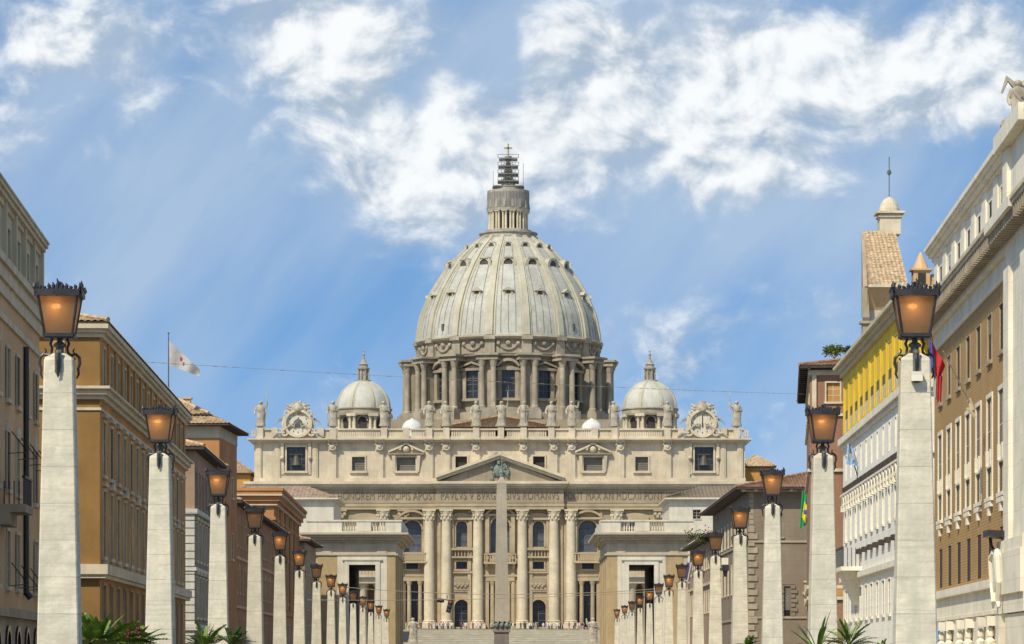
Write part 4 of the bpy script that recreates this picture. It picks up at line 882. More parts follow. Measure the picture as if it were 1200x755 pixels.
w = MB(); slab(w, L1fr, L_, 16, 16.3, 16.9, .12); slab(w, L1fr, L_, 16, 16.9, 17.5, .25); slab(w, L1fr, L_, 16, 17.5, 17.85, .42); slab(w, L1fr, L_, 16, 15.2, 15.5, .12)
slab(w, L1fr, L_, 16, 20.3, 20.55, .12); slab(w, L1fr, L_, 16, 20.55, 20.75, .3); slab(w, L1fr, L_, 16, 20.75, 20.95, .42); slab(w, L1fr, L_, 16, 20.95, 21.05, .48)
w.build('cornice', 'trim', b)
for i, a in enumerate(sp):
    w = MB(); w.box(L1fr, a + 2.0, a + 2.55, 0, .22, 17.86, 20.6); w.build('attic_pilaster', 'cream', b)
    window(b, L1fr, a, 18.0, 19.6, 1.3, frame='trim', t=.15, proud=.08, sill=False)
    window(b, L1fr, a, 11.9, 14.2, 1.5, shut=(-1,) if i % 2 else (-1, 1), hood=None)
    window(b, L1fr, a, 7.8, 10.4, 1.5, hood='arch', shut=(-1, 1) if i % 3 == 0 else None)
    window(b, L1fr, a, 3.4, 5.9, 1.4, hood=None, shut=(-1,) if i % 2 == 0 else None)
    if i < 13: w = MB(); w.box(L1fr, a - .9, a + .9, -.3, -.25, -1.2, 1.4); w.arch(L1fr, a, .5, .9, .25, 0, .1, 10); w.build('ground_window', 'dark', b)
w = MB(); xx = L_ - 7.0; w.box(L1fr, xx - 14, xx - 10.5, 0, 1.3, 6.55, 6.9); w.box(L1fr, xx - 14, xx - 10.5, 0, .6, 6.0, 6.55); w.m = 1
for q in range(18): w.box(L1fr, xx - 14 + q * .2, xx - 14 + q * .2 + .05, 1.2, 1.25, 6.9, 8.1)
w.box(L1fr, xx - 14, xx - 10.5, 1.15, 1.3, 8.05, 8.15)
for q in range(6): w.box(L1fr, xx - 10.55, xx - 10.5, q * .22, q * .22 + .05, 6.9, 8.1)
w.build('balcony', ['trimdark', 'iron'], b)
w = MB(); w.tube([L1fr.p(xx - 1.2, .12, 15), L1fr.p(xx - 1.2, .12, 3.2)], .14, 8); w.tube([L1fr.p(xx - 1.2, .12, 3.3), L1fr.p(xx - 1.2, .35, 3.0)], .16, 8); w.build('drainpipe', 'iron', b)
for q in (3.2, 9.2): 
    for a in sp[:4]:
        w = MB(); w.tube([L1fr.p(a + .9, .1, q + 1.3), L1fr.p(a + .2, .9, q + .3), L1fr.p(a - .6, .1, q + .2)], .03, 4); w.build('shutter_stay', 'iron', b)

# left: ochre orange palazzo
fr = street(117, 180, 483, 1); Ln = 68.0; D2 = 26
b = empty('palazzo', fr.p(0, 0, GZ), 'ochre orange palazzo with long rows of framed windows, behind the nearest left lamp post', 'building')
sp = [2.3 + 4.35 * i for i in range(15)]
rows = [(15.2, 17.3, 1.35, sp), (10.3, 13.2, 1.5, sp), (5.8, 9.4, 1.5, sp), (.6, 4.2, 1.4, sp)]
w = MB(); w.wall(fr, 0, Ln, GZ, 18.1, rows_to_holes(rows), .07); w.box(fr, .4, Ln, -D2, -.5, GZ, 18.1); w.build('street_wall', 'ochre', b)
ff = front(fr)
w = MB(); w.wall(ff, 0, D2, GZ, 18.1, [(q - .7, q + .7, z0, z1) for q in (6.5, 11, 15.5) for z0, z1 in ((15.2, 17.3), (10.3, 13.2), (5.8, 9.4))], .12); w.build('end_wall', 'orange', b)
w = MB(); w.box(ff, 1.9, 2.6, 0, .06, 5.4, 14.0); w.box(ff, 1.9, 2.6, 0, .05, 15.3, 17.9); w.build('panel', 'ochre', b)
for q in (6.5, 11, 15.5):
    for z0, z1 in ((15.2, 17.3), (10.3, 13.2), (5.8, 9.4)): window(b, ff, q, z0, z1, 1.4, depth=.12)
w = MB()
for z0, z1, p in ((17.75, 18.0, .15), (18.0, 18.2, .35), (18.2, 18.45, .5), (14.35, 14.6, .2), (14.6, 14.9, .4), (14.9, 15.05, .6), (4.75, 5.1, .3), (5.1, 5.3, .42), (13.75, 13.9, .08)): slab(w, fr, Ln, D2, z0, z1, p)
w.build('cornice', 'trim', b)
w = MB(); slab(w, fr, Ln, D2, 4.55, 4.75, .35); slab(w, fr, Ln, D2, 4.76, 5.31, .47); w.build('string_course', 'trim', b)
hip_roof(b, fr, 0, Ln, -D2, 0, 18.6, 3.2, over=.5, mt='tilepale', eave=.14)
for i, a in enumerate(sp):
    w = MB(); w.box(fr, a + 1.75, a + 2.3, 0, .13, 15.06, 17.74); w.build('attic_pilaster', 'ochre', b)
    window(b, fr, a, 15.2, 17.3, 1.35, frame='trim', t=.14)
    window(b, fr, a, 10.3, 13.2, 1.5, hood='flat', frame='trim', t=.14, shut=(1,) if i % 3 == 1 else None)
    window(b, fr, a, 5.8, 9.4, 1.5, hood='gable' if i % 2 else 'flat', frame='trim', t=.15, proud=.08, balc=i % 2 == 0)
    window(b, fr, a, .6, 4.2, 1.4, frame='trimdark', pane='dark_warm')

# left: small palazzo with pale rusticated ground floors and dark eaves
fr = street(228, 265, 525, 1); Ln = 26.0; D3 = 24; ff = front(fr)
b = empty('house', fr.p(0, 0, GZ), 'grey brown house with pale rusticated lower storeys and deep dark eaves, left side', 'building')
sp = [1.7 + 3.6 * i for i in range(7)]
w = MB(); w.wall(fr, 0, Ln, 12.2, 17.0, rows_to_holes([(12.6, 15.3, 1.3, sp)]), .07); w.wall(ff, 0, D3, 12.2, 17.0, [(4.5 + i * 4 - .6, 4.5 + i * 4 + .6, 13.2, 15.4) for i in range(4)], .12); w.box(fr, .4, Ln, -D3, -.5, GZ, 17.0); w.build('upper_wall', 'brown', b)
w = MB(); w.wall(fr, 0, Ln, GZ, 12.2, rows_to_holes([(8.2, 11.2, 1.3, sp), (3.6, 6.8, 1.3, sp), (-.6, 1.6, 1.3, sp)]), .07); w.build('street_wall', 'rustic_shade', b)
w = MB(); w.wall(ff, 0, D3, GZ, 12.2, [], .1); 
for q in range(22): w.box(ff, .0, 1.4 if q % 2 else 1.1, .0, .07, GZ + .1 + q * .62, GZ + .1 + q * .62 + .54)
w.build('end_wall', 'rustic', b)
w = MB(); slab(w, fr, Ln, D3, 11.9, 12.3, .25); slab(w, fr, Ln, D3, 2.5, 3.0, .25); slab(w, fr, Ln, D3, 7.3, 7.6, .15); w.build('string_course', 'rustic', b)
hip_roof(b, fr, 0, Ln, -D3, 0, 17.3, 3.6, over=.85, mt='tilepale')
for i, a in enumerate(sp):
    window(b, fr, a, 12.6, 15.3, 1.3, frame='trimdark', t=.12, proud=.08); window(b, fr, a, 8.2, 11.2, 1.3, hood='flat'); window(b, fr, a, 3.6, 6.8, 1.3, hood='flat'); window(b, fr, a, -.6, 1.6, 1.3, frame='rustic')
for i in range(4): window(b, ff, 4.5 + i * 4, 13.2, 15.4, 1.2, depth=.12)

# left: tall orange tower house with stepped tiled roof
fr = street(257, 297, 762, 1); Ln = 12.6; D4 = 21; ff = front(fr)
b = empty('tower_house', fr.p(0, 0, GZ), 'tall orange plastered tower house with stepped pantile roof and small chimney', 'building')
w = MB(); w.wall(ff, 0, D4, GZ, 20.2, [], .1); w.wall(fr, 0, Ln, GZ, 20.2, rows_to_holes([(15.2, 17, 1.1, [3, 9]), (9.5, 11.8, 1.1, [3, 9])]), .07); w.box(fr, .4, Ln, -D4, -.4, GZ, 20.2); w.build('wall', 'rust', b)
w = MB(); slab(w, fr, Ln, D4, 20.2, 21.25, .05); w.build('upper_band', 'cream', b)
for a in (3, 9): window(b, fr, a, 15.2, 17, 1.1); window(b, fr, a, 9.5, 11.8, 1.1)
hip_roof(b, fr, 0, Ln, -D4, 0, 21.45, 2.6, over=1.05, mt='tilepale', ridge=False, eave=.18)
hip_roof(b, fr, 1.4, Ln - 1.4, -D4 + 1.4, -1.6, 22.45, 2.5, over=.5, mt='tilepale', eave=.12)
w = MB(); q = (5, -3.6); w.box(fr, q[0] - .3, q[0] + .3, q[1] - .3, q[1] + .3, 22.5, 24.1); w.box(fr, q[0] - .42, q[0] + .42, q[1] - .42, q[1] + .42, 24.1, 24.25); w.build('chimney', 'tan', b)

# left: long low russet house with dark eaves
fr = street(275, 325, 550, 1); Ln = 84.0; D5 = 22; ff = front(fr)
b = empty('house', fr.p(0, 0, GZ), 'long low russet house with a dark sloping eave, beside the tower house', 'building')
sp = [2.0 + 4.2 * i for i in range(20)]
w = MB(); w.wall(fr, 0, Ln, GZ, 15.6, rows_to_holes([(11.6, 13.8, 1.2, sp), (6.9, 9.2, 1.2, sp), (2, 4.2, 1.2, sp)]), .07); w.wall(ff, 0, D5, GZ, 15.6, [], .1); w.box(fr, .4, Ln, -D5, -.4, GZ, 15.6); w.build('wall', 'rustdark', b)
w = MB(); slab(w, fr, Ln, D5, 10.2, 10.5, .15); slab(w, fr, Ln, D5, 5.3, 5.6, .2); w.build('string_course', 'tan', b)
hip_roof(b, fr, 0, Ln, -D5, 0, 15.9, 2.6, over=.8, mt='tile')
for i, a in enumerate(sp):
    window(b, fr, a, 11.6, 13.8, 1.2, frame='tan', t=.15); window(b, fr, a, 6.9, 9.2, 1.2, frame='tan', t=.2, hood='arch' if i % 2 else None); window(b, fr, a, 2, 4.2, 1.2, frame='tan', t=.15)

# left: orange palazzo with wide cornice
fr = street(321, 425, 535, 1); Ln = 66.0; D6 = 26; ff = front(fr)
b = empty('palazzo', fr.p(0, 0, GZ), 'orange palazzo with a wide sandy cornice and tall pilasters, near the square', 'building')
sp = [3 + 6.2 * i for i in range(10)]
w = MB(); w.wall(ff, 0, D6, GZ, 20.2, [(9 - .8, 9 + .8, 14, 17)], .1); w.wall(fr, 0, Ln, GZ, 20.2, rows_to_holes([(14, 17, 1.6, sp), (8, 11.2, 1.6, sp), (2, 5, 1.6, sp)]), .1); w.box(fr, .4, Ln, -D6, -.4, GZ, 20.2); w.build('wall', 'rust', b)
w = MB()
for z0, z1, p in ((18.3, 18.7, .2), (20.2, 20.7, .4), (20.7, 21.4, .7), (21.4, 22.0, 1.1), (22.0, 22.4, 1.25)): slab(w, fr, Ln, D6, z0, z1, p)
slab(w, fr, Ln, D6, 6.3, 6.7, .2); w.build('cornice', 'rust', b)
w = MB(); slab(w, fr, Ln, D6, 21.38, 21.55, 1.13); slab(w, fr, Ln, D6, 20.15, 20.3, .43); w.build('moulding', 'trim', b)
w = MB(); w.box(fr, 4, Ln - 4, -D6 + 4, -4, 22.4, 22.9); w.build('roof_deck', 'tile', b)
for i, a in enumerate(sp):
    w = MB(); w.box(fr, a + 2.3, a + 3.2, 0, .3, 7, 20.1); w.build('pilaster', 'rust' if i % 2 else 'tan', b)
    for z0, z1 in ((14, 17), (8, 11.2), (2, 5)): window(b, fr, a, z0, z1, 1.6, depth=.1)

# left: low dark house against the pavilion
fr = street(357, 503, 592, 1); Ln = 30.0; D7 = 20; ff = front(fr)
b = empty('house', fr.p(0, 0, GZ), 'narrow grey house with dark eave, squeezed against the left pavilion', 'building')
sp = [2 + 4.2 * i for i in range(7)]
w = MB(); w.wall(ff, 0, D7, GZ, 18.2, [], .1); w.wall(fr, 0, Ln, GZ, 18.2, rows_to_holes([(13.5, 15.8, 1.4, sp), (8, 10.6, 1.4, sp), (3, 5.5, 1.4, sp)]), .1); w.box(fr, .4, Ln, -D7, -.4, GZ, 18.2); w.build('wall', 'brown', b)
for a in sp:
    for z0, z1 in ((13.5, 15.8), (8, 10.6), (3, 5.5)): window(b, fr, a, z0, z1, 1.4, depth=.1)
hip_roof(b, fr, 0, Ln, -D7, 0, 18.6, 2.6, over=1.1, mt='tile')

# the two pavilions that frame the square
def pavilion(sx, pxo, pxi, frame_px, open_px, label, bal, xside):
    d = 540.0; k = d / FPX
    X = lambda p: (p - CX) * k; Z = lambda p: (HY - p) * k
    x0, x1 = sorted((X(pxo), X(pxi))); dep = 37.0
    F0 = Fr((0, d), (1, 0), (0, -1))
    b = empty('pavilion', ((x0 + x1) / 2, d, GZ), label, 'building')
    ho = (X(open_px[0]), X(open_px[1]), GZ, Z(662))
    w = MB(); w.wall(F0, x0, x1, GZ, Z(633), [ho], .6); w.wall(Fr((0, d + dep), (1, 0), (0, 1)), x0, x1, GZ, Z(633), [ho], .6)
    for x in (x0, x1): w.poly([(x, d, GZ), (x, d + dep, GZ), (x, d + dep, Z(633)), (x, d, Z(633))])
    w.build('wall', 'pavilion', b)
    w = MB()                             # the vaulted passage, its shade put into a near-black lining
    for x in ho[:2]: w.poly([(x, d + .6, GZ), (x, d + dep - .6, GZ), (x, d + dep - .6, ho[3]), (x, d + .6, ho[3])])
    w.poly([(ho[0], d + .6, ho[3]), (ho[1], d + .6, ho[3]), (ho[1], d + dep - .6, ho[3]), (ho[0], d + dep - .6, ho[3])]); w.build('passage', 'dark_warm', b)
    f = MB()
    for t, o in ((.75, .35), (1.9, .18)):
        f.box(F0, ho[0] - t, ho[0] - (0 if t < 1 else .76), 0, o, GZ, ho[3] + (0 if t < 1 else .76)); f.box(F0, ho[1] + (0 if t < 1 else .76), ho[1] + t, 0, o, GZ, ho[3] + (0 if t < 1 else .76)); f.box(F0, ho[0] - t, ho[1] + t, 0, o + .01, ho[3] + (0 if t < 1 else .76), ho[3] + t * .9)
    f.box(F0, X(frame_px[0]), X(frame_px[1]), 0, .5, Z(657), Z(655)); f.build('door_frame', 'whitestone', b)
    # ochre brick piers
    for (a, c) in ([(372, 400), (449, 463.4)] if sx < 0 else [(711.4, 728), (776, 800)]):
        f = MB(); f.box(F0, X(a), X(c), 0, .14, GZ, Z(651.5)); f.build('brick_pier', 'ochrestone', b)
    xs = x1 if sx < 0 else x0; Fs = Fr((xs, d), (0, 1), (1 if sx < 0 else -1, 0))
    for a in (2, 12, 22, 31): f = MB(); f.box(Fs, a, a + 4, 0, .14, GZ, Z(651.5)); f.build('brick_pier', 'ochrestone', b)
    f = MB(); FF = Fr((x0, d), (1, 0), (0, -1))
    def ring(z0, z1, p, o=0): f.box(FF, -p, x1 - x0 + p, -dep - p, p, z0, z1)
    ring(Z(651), Z(649), .35); ring(Z(636), Z(633.6), .4); ring(Z(633.4), Z(630), 1.0); ring(Z(630), Z(627), 1.6); ring(Z(627), Z(624.6), 2.1); f.build('cornice', 'pavilion', b)
    for q in (.17, .83):
        f = MB(); xx = x0 + (x1 - x0) * q; f.box(F0, xx - .8, xx + .8, 0, .12, Z(649), Z(636)); f.build('frieze_panel', 'pavilion', b)
    p = .9; f = MB(); f.box(FF, -p, x1 - x0 + p, -dep - p, p, Z(624.6), Z(622.8)); 
    a0, a1 = bal
    zt, zl = Z(609.6), Z(611.6)
    for (u0, u1) in ((x0 - p, X(a0)), (X(a1), x1 + p)): f.box(F0, u0, u1, p - .9, p, Z(622.8), zl)
    f.box(F0, X(a0), X(a1), p - .7, p - .1, zl - .12, zl)
    n = int((X(a1) - X(a0)) / .42)
    for q in range(n): xx = X(a0) + .2 + q * .42; f.lathe((xx, d - p + .45), [(.10, Z(622.8)), (.16, Z(620)), (.08, Z(616)), (.13, zl - .12)], 6)
    mid = X((a0 + a1) / 2); f.box(F0, mid - 1.2, mid + 1.2, p - .85, p + .05, Z(622.8), zl)
    f.box(F0, x0 - p - .15, x1 + p + .15, p - 1.0, p + .15, zl, zt)
    for x, n_ in ((x0, -1), (x1, 1)): f.box(Fr((x, d), (0, 1), (n_, 0)), -.9 + 1.0, dep, p - .9, p, Z(622.8), zt - .01)
    f.box(FF, 0, x1 - x0, -dep, -1, Z(624), Z(622.6)); f.build('balustrade', 'whitestone', b)
    return b
pavilion(-1, 366, 464, (401, 448), (409, 440), 'left travertine and ochre brick pavilion with balustrade, seen before the basilica', (401, 452), 1)
pavilion(1, 711, 806, (728, 775), (737, 766.5), 'right travertine and ochre brick pavilion with balustrade, seen before the basilica', (727, 778), -1)
# colonnade arms glimpsed through the passages
for sx in (-1, 1):
    lab = ('left' if sx < 0 else 'right') + ' curved colonnade arm glimpsed through the doorway of the ' + ('left' if sx < 0 else 'right') + ' pavilion'
    b = empty('colonnade', (sx * 42, 655, GZ), lab, 'colonnade')
    for i in range(14):
        for row in (0, 6): x = sx * (22.5 + 2.9 * i); y = 655 + row + .02 * i * i; w = MB(); w.lathe((x, y), [(.95, GZ), (.95, GZ + .5), (.8, GZ + .7), (.68, 14.6), (.95, 15.2), (1.0, 15.5)], 16); w.build('column', 'pavilion', b, smooth=True)
    w = MB(); w.box(Fr((0, 654), (1, 0), (0, -1)), min(sx * 21, sx * 62), max(sx * 21, sx * 62), -9.5, .4, 15.5, 16.7); w.box(Fr((0, 654), (1, 0), (0, -1)), min(sx * 20.5, sx * 62.5), max(sx * 20.5, sx * 62.5), -10, 1.1, 16.7, 17.2); w.build('entablature', 'pavilion', b)
    w = MB(); w.box(Fr((0, 654), (1, 0), (0, -1)), min(sx * 21, sx * 62), max(sx * 21, sx * 62), -.4, .2, 18.4, 18.7)
    for i in range(60): w.box(Fr((0, 654), (1, 0), (0, -1)), sx * (21.5 + i * .67) - .12, sx * (21.5 + i * .67) + .12, -.2, .1, 17.2, 18.4)
    w.build('balustrade', 'pavilion', b)
    w = MB(); w.box(Fr((0, 662), (1, 0), (0, -1)), min(sx * 21, sx * 62), max(sx * 21, sx * 62), -.5, 0, GZ, 15.5); w.build('rear_wall', 'brown', b)  # darker brown holds the shadow behind the columns

# tall pale wings between the square and the basilica
def wing(x0p, x1p, hipd, label, win=None):
    d = 690.0; k = d / FPX; X = lambda p: (p - CX) * k; Z = lambda p: (HY - p) * k; F0 = Fr((0, d), (1, 0), (0, -1))
    b = empty('wing', ((X(x0p) + X(x1p)) / 2, d, GZ), label, 'building')
    hs = [(X(win[0]), X(win[1]), Z(win[3]), Z(win[2]))] if win else []
    w = MB(); w.wall(F0, X(x0p), X(x1p), GZ, Z(587), hs, .4); w.box(F0, X(x0p), X(x1p), -30, -1, GZ, Z(587)); w.build('wall', 'whitestone', b)
    if win: window(b, F0, (hs[0][0] + hs[0][1]) / 2, hs[0][2], hs[0][3], hs[0][1] - hs[0][0], depth=.4)
    w = MB(); w.box(F0, X(x0p) - .4, X(x1p) + .4, -30, .6, Z(587), Z(585.4)); w.box(F0, X(x0p) - 1, X(x1p) + 1, -30, 1.2, Z(585.4), Z(583.6)); w.build('cornice', 'whitestone', b)
    w = MB(); zt = Z(567.5); a, c = X(x0p) - 1, X(x1p) + 1; h = 4.5
    for (A, B, Cc, Dd) in (((a, d - 1.2), (c, d - 1.2), (c - h * hipd[1], d + 10), (a + h * hipd[0], d + 10)), ((c, d - 1.2), (c, d + 30), (c - h * hipd[1], d + 20), (c - h * hipd[1], d + 10)), ((a, d + 30), (a, d - 1.2), (a + h * hipd[0], d + 10), (a + h * hipd[0], d + 20))):
        tile_slope(w, (*A, Z(583.6)), (*B, Z(583.6)), (*Cc, zt), (*Dd, zt), .8, .16)
    w.build('roof', 'tilewing' if hipd[2] else 'greybrown', b)
wing(270, 391, (0.2, 1.6, 1), 'tall pale wing with a ribbed brown roof under the left end of the basilica facade')
wing(784, 872, (1.9, .2, 0), 'tall pale wing with grey roof and one window, under the right end of the facade', (812, 821, 597.5, 608))
for (px0, px1, py, d, lab, kk) in ((262, 293, 548, 780, 'small tiled roof just visible left of the basilica facade', 'tile'), (868, 905, 540, 800, 'ochre walled house with hipped tile roof just right of the basilica', 'tilepale')):
    k = d / FPX; F0 = Fr(((px0 - CX) * k, d), (1, 0), (0, -1)); b = empty('house', F0.p(0, 0, GZ), lab, 'building')
    w = MB(); w.box(F0, 0, (px1 - px0) * k, -14, 0, GZ, (HY - py - 8) * k); w.build('wall', 'ochre', b); hip_roof(b, F0, 0, (px1 - px0) * k, -14, 0, (HY - py - 8) * k + .3, 3.0, over=1, mt=kk)

# ---------------- right side
# R1 brick palazzo with white upper storey
fr0 = street(1095, 202, 751, -1); L_ = 90.0
fr = Fr(fr0.p(-L_, 0, 0), fr0.u, fr0.n); Dd = 24
b = empty('palazzo', fr.p(0, 0, GZ), 'large tan brick palazzo with white attic and deep dentilled cornice, cut by the right edge', 'building')
sp = [L_ - 4.3 - 5.6 * i for i in range(7)] ; bay0 = L_ - 42.0       # windows, then the projecting white bay
sp2 = [bay0 - 14 - 5.6 * i for i in range(5)]; allsp = sp + sp2
rowsA = [(15.5, 17.85, 2.0), (8.45, 13.6, 2.4), (4.4, 6.75, 2.1)]
w = MB(); w.wall(fr, bay0, L_, 4.2, 18.9, [(a - ww / 2, a + ww / 2, z0, z1) for z0, z1, ww in rowsA for a in sp], .05); w.build('brick_wall', 'brick', b)
w = MB(); w.wall(fr, 0, bay0 - 10, 4.2, 18.9, [(a - ww / 2, a + ww / 2, z0, z1) for z0, z1, ww in rowsA for a in sp2], .09); w.build('brick_wall', 'brick', b)
w = MB(); w.box(fr, 0, L_, -Dd, -.6, GZ, 18.9); w.wall(Fr(fr.p(L_, 0, 0), -fr.n, fr.u), 0, Dd, GZ, 18.9, []); w.wall(front(fr), 0, Dd, GZ, 18.9, []); w.build('rear_wall', 'brick', b)
w = MB(); w.wall(fr, 0, L_, 20.9, 24.7, [(a - .7, a + .7, 22.1, 23.75) for a in allsp], .08); w.box(fr, 0, L_, -Dd, -.5, 20.9, 24.7)
for a in allsp: w.box(fr, a + 1.4, a + 3.4, 0, .1, 21.2, 24.6)
w.build('attic_wall', 'whitetrim', b)
w = MB(); slab(w, fr, L_, Dd, 18.9, 19.3, .12); slab(w, fr, L_, Dd, 19.3, 20.0, .06); slab(w, fr, L_, Dd, 20.0, 20.3, .35); w.build('frieze_band', 'whitetrim', b)
w = MB(); slab(w, fr, L_, Dd, 20.85, 21.05, 1.15); slab(w, fr, L_, Dd, 21.05, 21.25, 1.25)
w.build('main_cornice', 'trim', b)
w = MB(); slab(w, fr, L_, Dd, 20.3, 20.85, .4)
for q in range(110): a = .4 + q * .82; w.box(fr, a, a + .42, .41, 1.1, 20.25, 20.84)
w.build('dentils', 'trimdark', b)  # dentils in a darker tone than the cornice above
w = MB(); slab(w, fr, L_, Dd, 24.5, 24.75, .15); slab(w, fr, L_, Dd, 24.75, 25.0, .35); slab(w, fr, L_, Dd, 25.15, 25.4, .6); slab(w, fr, L_, Dd, 25.0, 25.15, .5); w.build('attic_cornice', 'whitetrim', b)
w = MB(); zt = 4.05; w.wall(fr, 0, L_, GZ, zt, [(a - 1.9, a + 1.9, GZ, 2.35) for a in allsp[1::2]] + [(L_ - 3.6, L_ - .8, GZ, 2.35)], .12); slab(w, fr, L_, Dd, 3.75, 4.2, .25); slab(w, fr, L_, Dd, 2.4, 2.6, .12)
w.build('stone_base', 'whitetrim', b)
for a in allsp:
    window(b, fr, a, 22.1, 23.75, 1.4, depth=.04, pane='dark_warm', frame=None, bars=False)
    window(b, fr, a, 15.5, 17.85, 2.0, depth=.04, pane='dark_warm', frame='trimdark', t=.06, proud=.05, sill=True, bars=False)
    o = window(b, fr, a, 8.45, 13.6, 2.4, depth=.04, pane='olive', frame='whitetrim', t=.22, proud=.07, sill=True)
    w = MB(); w.box(fr, a - 1.35, a + 1.35, 0, .16, 7.95, 8.2); 
    w.box(fr, a - .35, a + .35, 0, .14, 7.5, 7.95); w.build('window_bracket', 'whitetrim', b)
    w = MB(); w.box(fr, a - 1.05, a + 1.05, -.03, .1, 10.0, 10.1)
    for sg in (-1, 1): w.box(fr, a + sg * .95 - .1, a + sg * .95 + .1, -.03, .14, 10.1, 10.9)
    w.build('window_rail', 'whitetrim', b)
    window(b, fr, a, 4.4, 6.75, 2.1, depth=.04, pane='dark_warm', frame=None, bars=False)
for a in allsp[1::2]:
    w = MB(); w.box(fr, a - 1.9, a + 1.9, -.2, -.12, GZ, 2.35); w.m = 1; w.box(fr, a - .06, a + .06, -.12, -.06, GZ, 2.35); w.box(fr, a - 1.9, a + 1.9, -.12, -.08, 1.5, 1.6); w.build('shop_door', ['dark_warm', 'iron_grey'], b)
    for sg in (-1, 1):
        w = MB(); xx = a + sg * 2.4
        w.hexa([fr.p(xx - .2, 0, GZ), fr.p(xx + .2, 0, GZ), fr.p(xx + .2, .3, GZ), fr.p(xx - .2, .3, GZ), fr.p(xx - .38, 0, .9), fr.p(xx + .38, 0, .9), fr.p(xx + .38, .45, .9), fr.p(xx - .38, .45, .9)])
        x_, y_, _ = fr.p(xx, .25, 0); ring_stack(w, [(x_, y_, .9, .28, .42), (x_, y_, 1.05, .26, .44), (x_, y_, 1.2, .1, .12), (x_, y_, 1.3, .17, .19), (x_, y_, 1.5, .18, .2), (x_, y_, 1.72, .1, .12)], 10)
        w.box(fr, xx - .4, xx + .4, 0, .45, 1.8, 2.3); w.build('herm', 'whitetrim', b, smooth=False)
w = MB(); w.box(fr, L_ - 3.5, L_ - .9, -.1, .05, GZ, 2.2); w.m = 1; w.box(fr, L_ - 3.0, L_ - 1.4, .05, .07, -1, 1.9); w.build('blue_door', ['paintblue', 'f_sky'], b)
w = MB()     # projecting white bay with pilasters
w.box(fr, bay0 - 10, bay0, -.5, .28, 4.2, 18.9); w.box(fr, bay0 - 9.7, bay0 - 7.9, .28, .5, 4.2, 18.9); w.box(fr, bay0 - 3.1, bay0 - .9, .28, .5, 4.2, 18.9); w.box(fr, bay0, bay0 + .8, -.3, .16, 4.2, 18.9)
w.box(fr, bay0 - 10.1, bay0 + .1, -.5, .7, 20.31, 20.74); w.box(fr, bay0 - 10.3, bay0 + .3, -.5, 1.3, 20.76, 21.24)
w.box(fr, bay0 - 10, bay0, -.5, .3, 18.91, 20.3); w.box(fr, bay0 - 10, bay0, -.5, .3, 21.26, 24.7); w.box(fr, bay0 - 2.4, bay0 - .5, .3, .5, 21.3, 24.7); w.box(fr, bay0 - 10.3, bay0 + .3, -.5, .85, 24.71, 25.5)
w.box(fr, bay0 - 10.2, bay0 + 1.6, 0, .75, 3.2, 5.2); w.box(fr, bay0 - 10.2, bay0 + .6, 0, .65, 5.2, 5.8); w.box(fr, bay0 - 10.2, bay0 + .9, 0, .6, 2.3, 3.2); w.box(fr, bay0 - 10, bay0, 0, .5, GZ, 2.25)
w.build('projecting_bay', 'whitetrim', b)
w = MB()
x_, y_, _ = fr.p(bay0 - .9, .75, 0)
ov = [(bay0 - .9 + .6 * math.cos(2 * PI * q / 16), 4.25 + .8 * math.sin(2 * PI * q / 16)) for q in range(16)]; w.face_prism(fr, ov, .7, .95)
w.arch(fr, bay0 - .9, 4.25, .75, .18, .72, .95, 18, 0, 2 * PI)
for sg in (-1, 1): w.tube([fr.p(bay0 - .9 + sg * .6, .85, 5.3), fr.p(bay0 - .9 + sg * 1.4, .9, 5.0), fr.p(bay0 - .9 + sg * 1.5, .85, 3.8), fr.p(bay0 - .9 + sg * 1.0, .85, 2.9), fr.p(bay0 - .9 + sg * 1.3, .85, 2.6)], [.16, .2, .16, .13, .05], 7)
w.face_prism(fr, [(bay0 - 1.7, 2.2), (bay0 - .1, 2.2), (bay0 - .5, .2), (bay0 - 1.3, .2)], .5, .8)
w.build('carved_cartouche', 'whitetrim', b)
# street lamp arms on the bay: dark wall fixtures
for (z, lab) in ((5.5, 'dark flat floodlight fixed above carved cartouche at right edge'), (.6, 'dark bowl shaped wall lamp below the carved cartouche at right edge')):
    q = fr.p(bay0 + .2, 1.1, z)
    w = MB()
    if z > 3: w.hexa([fr.p(bay0 - 1.5, .3, z + .45), fr.p(bay0 + .8, .3, z + .45), fr.p(bay0 + .8, 1.3, z + .55), fr.p(bay0 - 1.5, 1.3, z + .55), fr.p(bay0 - 1.5, .3, z + .8), fr.p(bay0 + .8, .3, z + .8), fr.p(bay0 + .8, 1.3, z + .85), fr.p(bay0 - 1.5, 1.3, z + .85)]); w.tube([fr.p(bay0 + .4, 1.0, z + .5), fr.p(bay0 + .5, .9, z + .1), fr.p(bay0 + .2, .7, z - .3)], .08, 6)
    else: w.lathe((q[0], q[1]), [(.2, z - .55), (.55, z - .4), (.78, z), (.8, z + .1)], 16); w.tube([(q[0], q[1], z - .4), fr.p(bay0 + .2, .4, z - .5)], .08, 6)
    o = w.build('wall_lamp', 'iron'); tag(o, lab, 'lamp')
q = fr.p(bay0 - 3.0, .0, 25.5); mb = statue_mb(44, 2.3, 0, 0); mb.tube([(0, .2, 1.9), (-.5, .3, 2.4), (-.75, .3, 1.7)], [.2, .18, .05], 5); mb.tube([(.1, .2, 1.9), (.5, .3, 2.4), (.75, .3, 1.8)], [.2, .18, .05], 5)
mb.ball((0, 0, .1), .9, 10, 6, (1, .8, .6)); o = mb.build('statue', 'statue', smooth=True); o.location = q; tag(o, 'weathered winged statue on roof corner of the brick palazzo, right edge', 'statue')

